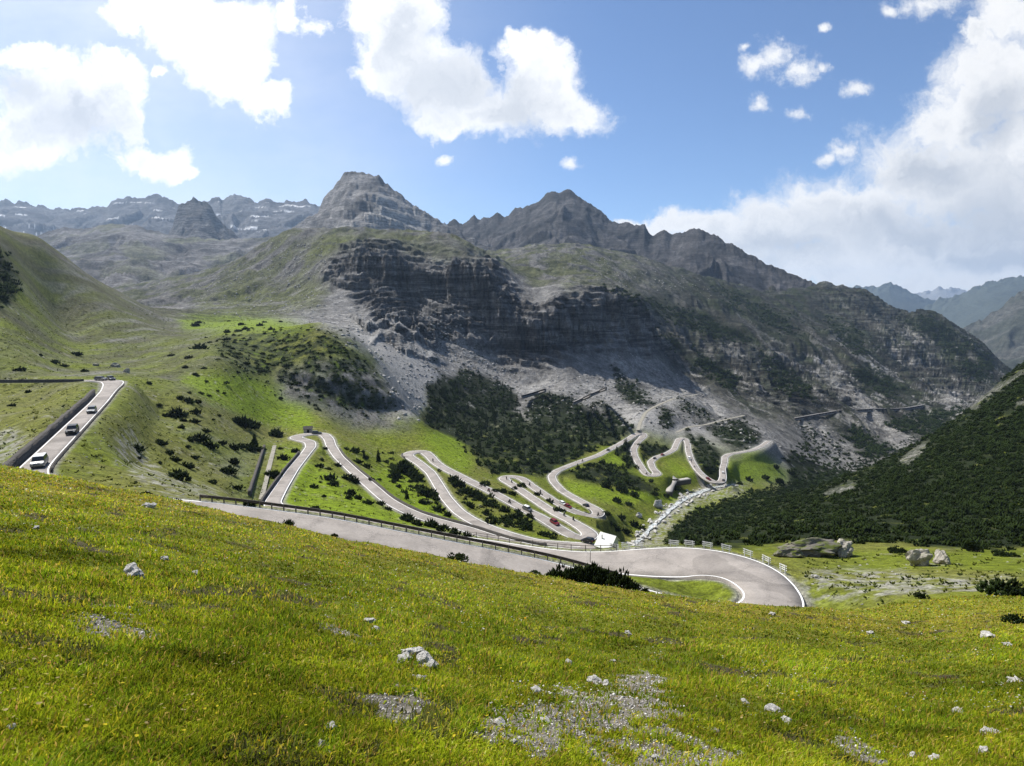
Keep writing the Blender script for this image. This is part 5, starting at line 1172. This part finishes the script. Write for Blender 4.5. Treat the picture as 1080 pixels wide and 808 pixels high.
gallery([(625,414.5),(632,411.5),(638,409)], 1.7, "short stone gallery at the top of the scree track, upper of two")
gallery([(548,418),(560,415.5),(578,409.5)], 2.2, "short dark gallery wall crossing the scree below the big cliff")
# boulders
BM_ = [stone_mesh("boulder", 60+i, 4, .55) for i in range(4)]
def boulder(px, py, wpx, hpx, label, mat, i, rz=0, dmin=62, asp=.8):
    q = hit(px, py, dmin); k = q[1]/643; me = BM_[i].copy(); me.materials.append(mat); o = bpy.data.objects.new("boulder", me); COL.objects.link(o)
    o.location = (q[0], q[1]+wpx*.25*k, q[2]+hpx*.30*k); o.scale = (wpx*.56*k, wpx*.45*k*asp, hpx*.78*k); o.rotation_euler = (0, 0, rz); tag(o, label, "boulder"); return o
boulder(973, 597, 26, 18, "big pale split boulder at the foot of the pine bank, left of two", M_boulder, 0, .4)
boulder(996, 595, 20, 13, "smaller pale boulder touching the right side of the big split one", M_boulder, 3, 1.2)
boulder(862, 588, 80, 13, "long mossy rock outcrop behind the white fence of the near hairpin", M_crag, 2, .1, asp=.5)
boulder(891, 587, 30, 15, "pale bare rock at the right end of the mossy outcrop", M_boulder, 3, .7)
boulder(834, 588, 30, 10, "low grassy rock at the left end of the mossy outcrop", M_crag, 1, .2)
boulder(860, 610, 7, 4, "small white rock on the grass above the gravel patch at the bend", M_stone, 0)
boulder(694, 536, 11, 10, "large pale boulder on the grassy bank left of the stream", M_stone, 1, .5)
boulder(674, 546, 8, 5, "smaller pale boulder on the green slope above the stream", M_stone, 2, .1)
boulder(133, 393, 6, 5, "grey boulder on the grass right of the left road's corner", M_boulder, 3)
boulder(100, 386, 7, 3, "flat grey rock above the left road's corner", M_boulder, 0)
boulder(120, 387, 9, 4, "grey rock in the dark scrub behind the left road's corner", M_boulder, 2)
# stream boulders
rgs = random.Random(5)
for k in range(110):
    i = rgs.randrange(4, len(PR)-4); N = frames(PR); o_ = rgs.uniform(-.9, .9)*WR[i]; q = PR[i].copy(); q[:2] += N[i]*o_
    me = STM[rgs.randrange(6)]; o = bpy.data.objects.new("boulder", me); COL.objects.link(o); r = rgs.uniform(.35, 1.0)**1.0*1.4; o.location = (q[0], q[1], max(q[2], ground(q[0], q[1]))+.2*r); o.scale = (r*rgs.uniform(.8, 1.5), r, r*.7); o.rotation_euler = (0, 0, rgs.random()*6)
    tag(o, "white boulder lying in or beside the mountain stream bed", "boulder", "boulders in the stream bed")
# ------------------------------------------------------------------ cars and motorcycles on the road
def paint(name, c, rough=.3, metal=.3): return plain(name, c, rough, .5, metal, .04, 2)
PAINT = dict(silver=paint("silver_paint", (.17,.17,.175)), black=paint("black_paint", (.015,.015,.017)), grey=paint("grey_paint", (.10,.11,.12)), red=paint("red_paint", (.20,.014,.016)), white=paint("white_car_paint", (.75,.75,.74), .35, 0), dark=paint("dark_blue_paint", (.02,.025,.04)))
M_glass = plain("car_glass", (.02,.024,.028), .08, .6, 0, .02); M_tyre = plain("tyre", (.018,.018,.018), .85, .2); M_rim = plain("rim_metal", (.35,.35,.36), .35, .5, .8); M_lamp = plain("lamp_lens", (.75,.75,.72), .15, .6); M_tail = plain("tail_lens", (.35,.01,.01), .2, .6)
CAR = {}
def make_car(kind):
    """x forward; kinds differ in roof and length"""
    L, Wd, H, rf0, rf1, ws, bn = dict(hatch=(4.1,1.75,1.5,-1.75,.45,.95,.95), suv=(4.5,1.85,1.72,-2.0,.45,.95,1.08), mpv=(4.4,1.85,1.78,-1.95,.75,1.35,1.05), van=(4.9,1.95,2.15,-2.3,1.35,1.8,1.15), estate=(4.7,1.8,1.46,-2.0,.3,.9,.92))[kind]
    x0, x1 = -L/2, L/2; g = .28
    body = [(x0,g+.12),(x0+.08,g),(x1-.12,g),(x1,g+.15),(x1-.02,g+.42),(x1-.25,bn-.12),(ws,bn),(rf0-.15 if kind != 'van' else x0,bn+.02),(x0+.02,bn-.1)]
    b = MB(); b.prism(body, -Wd/2, Wd/2); bm = b.mesh("body", .07)
    roof = MB().prism([(rf0+.1,H-.10),(rf1+.05,H-.10),(rf1-.05,H),(rf0+.22,H+.01)], -Wd*.40, Wd*.40).mesh("roof", .03)
    cab = MB(); lo = [(max(x0+.12, rf0-.12),bn-.02),(ws+.02,bn-.02)]; hi_ = [(rf0+.12,H-.08),(rf1,H-.08)]
    y0, y1 = Wd*.47, Wd*.40
    cab.add([(lo[0][0],-y0,lo[0][1]),(lo[1][0],-y0,lo[1][1]),(lo[1][0],y0,lo[1][1]),(lo[0][0],y0,lo[0][1]),(hi_[0][0],-y1,hi_[0][1]),(hi_[1][0],-y1,hi_[1][1]),(hi_[1][0],y1,hi_[1][1]),(hi_[0][0],y1,hi_[0][1])], [(0,3,2,1),(4,5,6,7),(0,1,5,4),(1,2,6,5),(2,3,7,6),(3,0,4,7)])
    cm = cab.mesh("windows", .03)
    wh = MB().tube((0,-.11,0), (0,.11,0), .33, n=18).mesh("wheel", .03); rim = MB().tube((0,-.115,0), (0,.115,0), .2, n=12).mesh("rim")
    hl = MB().box((x1-.06, 0, bn-.30), (.12,.34,.14)).mesh("headlight", .02); tl = MB().box((x0+.03, 0, bn-.16), (.10,.22,.26)).mesh("taillight", .02)
    return dict(body=bm, roof=roof, windows=cm, wheel=wh, rim=rim, headlight=hl, taillight=tl, L=L, W=Wd)
def place_car(px, py, kind, col, label, road_=None, flip=False, lo=0, hi=None):
    PA_ = road_ if road_ is not None else PB; i = idx_near(PA_, px, py+1, lo, hi); s, t = st(px, py+1.0); z = PA_[i, 2]+.05; d = z/t; x = s*d; y = d
    if abs(y-PA_[i, 1]) > 4 or abs(x-PA_[i, 0]) > 4:
        v = np.array([x, y])-PA_[i, :2]; v = v/np.linalg.norm(v)*1.4; x, y = PA_[i, :2]+v
    T = PA_[min(i+3, len(PA_)-1)]-PA_[max(i-3, 0)]; rz = math.atan2(T[1], T[0])+(math.pi if flip else 0); pit = -math.atan2(T[2], np.hypot(T[0], T[1]))*(-1 if flip else 1)
    if kind not in CAR: CAR[kind] = make_car(kind)
    K_ = CAR[kind]; e = empty("car", (x, y, z)); e.rotation_euler = (0, pit, rz); tag(e, label, "van" if kind == 'van' else "car", "vehicles on the mountain road")
    def part(nm, mat, par, loc=(0, 0, 0)):
        me = K_[nm].copy(); me.materials.append(mat); o = bpy.data.objects.new(nm, me); COL.objects.link(o); o.parent = par; o.location = loc; return o
    part("body", PAINT[col], e); part("roof", PAINT["white" if kind == "mpv" else col], e); part("windows", M_glass, e)  # mpv roof painted white to stand for sunlight on it
    for sx in (-.30, .31):
        for sy in (-1, 1): w = part("wheel", M_tyre, e, (sx*K_['L'], sy*(K_['W']/2-.10), .33)); part("rim", M_rim, w)
    for sy in (-1, 1): part("headlight", M_lamp, e, (0, sy*K_['W']*.34, 0)); part("taillight", M_tail, e, (0, sy*K_['W']*.40, 0))
    return e
place_car(42, 490, 'mpv', 'silver', "silver people carrier, sunlight painted on roof, nearest of three cars on the left road", PA)
place_car(76.5, 456, 'suv', 'black', "black estate car, middle one of the three on the left road", PA)
place_car(97, 434, 'hatch', 'grey', "dark grey small car, farthest of the three driving on the left road", PA)
place_car(106.5, 400.2, 'hatch', 'silver', "pale car parked at the corner where the left road turns level", PA, hi=ia)
place_car(117, 399.8, 'estate', 'dark', "dark car parked behind the corner of the left road", PA, hi=ia+4)
place_car(334, 456.5, 'estate', 'grey', "grey car in the first lower hairpin below the stone hut", PB)
place_car(556, 537, 'mpv', 'silver', "silver car, sunlight painted on its roof, on the longest lower loop", PB)
place_car(585, 551.5, 'suv', 'red', "dark red car on the lower loop above the white hut", PB)
place_car(593.5, 531, 'hatch', 'white', "white car just ahead of the red one on the upper lane", PB)
place_car(599, 534, 'hatch', 'red', "bright red car right behind the white one on the upper lane", PB)
place_car(618, 533, 'estate', 'dark', "dark car on the leg leaving the hairpin above the hut", PB)
place_car(620, 571, 'hatch', 'black', "black car stopped beside the white hut", PB, lo=j4)
place_car(727, 483.5, 'van', 'white', "white van on the descending leg of the farthest hairpins", PB)
place_car(694, 487.5, 'hatch', 'dark', "dark car on the zigzag left of the forked bridge", PB)
place_car(699.5, 482, 'hatch', 'red', "dark red small car on the zigzag above the forked bridge", PB)
place_car(746, 506.5, 'estate', 'red', "red car at the lowest bend beside the stream", PB)
place_car(762.5, 498, 'hatch', 'white', "white car on the short leg left of the farthest green field", PB)
place_car(763, 506, 'hatch', 'silver', "silver car at the lowest bend below the green field", PB)
place_car(642, 475.5, 'hatch', 'silver', "pale car on the straight leg through the dark pines", PB)
# motorcycle: wheels, frame, tank, fairing; the rider is a figure of its own
def moto_parts():
    w = MB().tube((0,-.07,0), (0,.07,0), .32, n=14).mesh("wheel", .03)
    f_ = MB().tube((.72,0,.33), (.42,0,.98), .05).tube((-.68,0,.33), (-.1,0,.5), .05).box((0,0,.48), (.55,.26,.34)).tube((-.15,.16,.35), (-.8,.17,.5), .06).mesh("frame", .01)
    tk = MB().prism([(-.75,.80),(-.55,.72),(.15,.68),(.38,.82),(.28,1.0),(-.05,.98),(-.15,.84),(-.7,.9)], -.15, .15).mesh("tank", .04)
    fr = MB().prism([(.35,.85),(.62,.72),(.62,1.0),(.42,1.28),(.36,1.25)], -.2, .2).mesh("fairing", .03)
    hb = MB().tube((.36,-.36,1.08), (.36,.36,1.08), .025).mesh("handlebar")
    return w, f_, tk, fr, hb
MW_, MF_, MT_, MR_, MH_ = moto_parts(); M_leather = plain("rider_leather", (.022,.022,.026), .6, .3, 0, .2); M_helm = plain("helmet_shell", (.5,.5,.5), .25, .5); M_helm2 = plain("dark_helmet_shell", (.03,.03,.035), .25, .5)
for me, mt_ in ((MW_, M_tyre), (MF_, M_post), (MH_, M_post)): me.materials.append(mt_)
def rider_mesh():
    pts = [(-.12,0,.86),(-.10,0,1.02),(-.02,0,1.25),(.06,0,1.44),(.10,0,1.55),(.13,0,1.66),(.14,0,1.74)]; rad = [.17,.16,.17,.18,.07,.12,.10]; edges = [(i, i+1) for i in range(6)]
    for s_ in (-1, 1):
        b0 = len(pts); pts += [(.06,.20*s_,1.42),(.20,.30*s_,1.22),(.36,.30*s_,1.08)]; rad += [.075,.06,.045]; edges += [(3, b0), (b0, b0+1), (b0+1, b0+2)]
        b0 = len(pts); pts += [(-.08,.13*s_,.86),(.26,.24*s_,.72),(-.02,.22*s_,.38),(.10,.22*s_,.33)]; rad += [.11,.085,.06,.05]; edges += [(0, b0), (b0, b0+1), (b0+1, b0+2), (b0+2, b0+3)]
    me = bpy.data.meshes.new("person"); me.from_pydata(pts, edges, []); o = bpy.data.objects.new("tmp", me); COL.objects.link(o)
    o.modifiers.new("skin", 'SKIN'); o.modifiers.new("sub", 'SUBSURF').levels = 1
    for v, r in zip(me.skin_vertices[0].data, rad): v.radius = (r, r)
    me.skin_vertices[0].data[0].use_root = True
    dg = bpy.context.evaluated_depsgraph_get(); m2 = bpy.data.meshes.new_from_object(o.evaluated_get(dg)); bpy.data.objects.remove(o); m2.name = "person"; return m2
RID = rider_mesh(); RID.materials.clear(); RID.materials.append(M_leather)
bm = bmesh.new(); bmesh.ops.create_uvsphere(bm, u_segments=12, v_segments=8, radius=.155)
HEL = bpy.data.meshes.new("helmet"); bm.to_mesh(HEL); bm.free()
BIKES = [(516.5,518.5,'red',"on the longest lower loop left of the silver car"),(538.5,531.5,'black',"just left of the silver car on the longest loop"),(532,505.5,'black',"at the tip of the upper left hairpin"),(539,506.5,'grey',"entering the upper left hairpin"),(560,511.5,'black',"leaving the upper left hairpin, going right"),(571,519.5,'black',"halfway down the upper lane before the white car"),
 (581,539,'black',"on the lane above the dark red car, first of three"),(592.5,545.5,'grey',"on the lane above the dark red car, second of three"),(602,550,'black',"on the lane above the dark red car, third of three"),(629,543,'black',"at the tip of the hairpin above the hut"),(613.5,487,'black',"on the leg coming out of the dark pines"),(457.5,487,'black',"leaving the second lower hairpin"),(725,472,'black',"at the top of the farthest descending leg"),(729.5,487.5,'black',"below the white van on the descending leg"),(732.5,493,'grey',"lowest on the descending leg below the white van"),(682,501,'black',"in the bend left of the zigzag")]
MP = {}
for px_, py_, c_, where in BIKES:
    i = idx_near(PB, px_, py_+1); q = PB[i].copy(); T = PB[min(i+3, len(PB)-1)]-PB[max(0, i-3)]; N = frames(PB)[i]; q[:2] += N*1.0; rz = math.atan2(T[1], T[0])
    e = empty("motorcycle", (q[0], q[1], q[2]+.06), rz); tag(e, c_+" touring motorcycle "+where, "motorcycle", "motorcycles on the hairpins")
    def pt(nm, me, mat=None, loc=(0, 0, 0), par=None):
        if mat is not None:
            key = (nm, mat.name)
            if key not in MP: MP[key] = me.copy(); MP[key].materials.append(mat)
            me = MP[key]
        o = bpy.data.objects.new(nm, me); COL.objects.link(o); o.parent = par; o.location = loc; return o
    pt("wheel", MW_, None, (.72,0,.32), e); pt("wheel", MW_, None, (-.70,0,.32), e); pt("frame", MF_, None, (0,0,0), e); pt("tank", MT_, PAINT[c_], (0,0,0), e); pt("fairing", MR_, PAINT[c_], (0,0,0), e); pt("handlebar", MH_, None, (0,0,0), e)
    p_ = bpy.data.objects.new("person", RID); COL.objects.link(p_); p_.location = (q[0], q[1], q[2]+.07); p_.rotation_euler = (0, 0, rz); tag(p_, "rider in dark leathers "+where, "person", "riders on the hairpins")
    pt("helmet", HEL, M_helm if c_ != 'black' else M_helm2, (.14,0,1.72), p_)
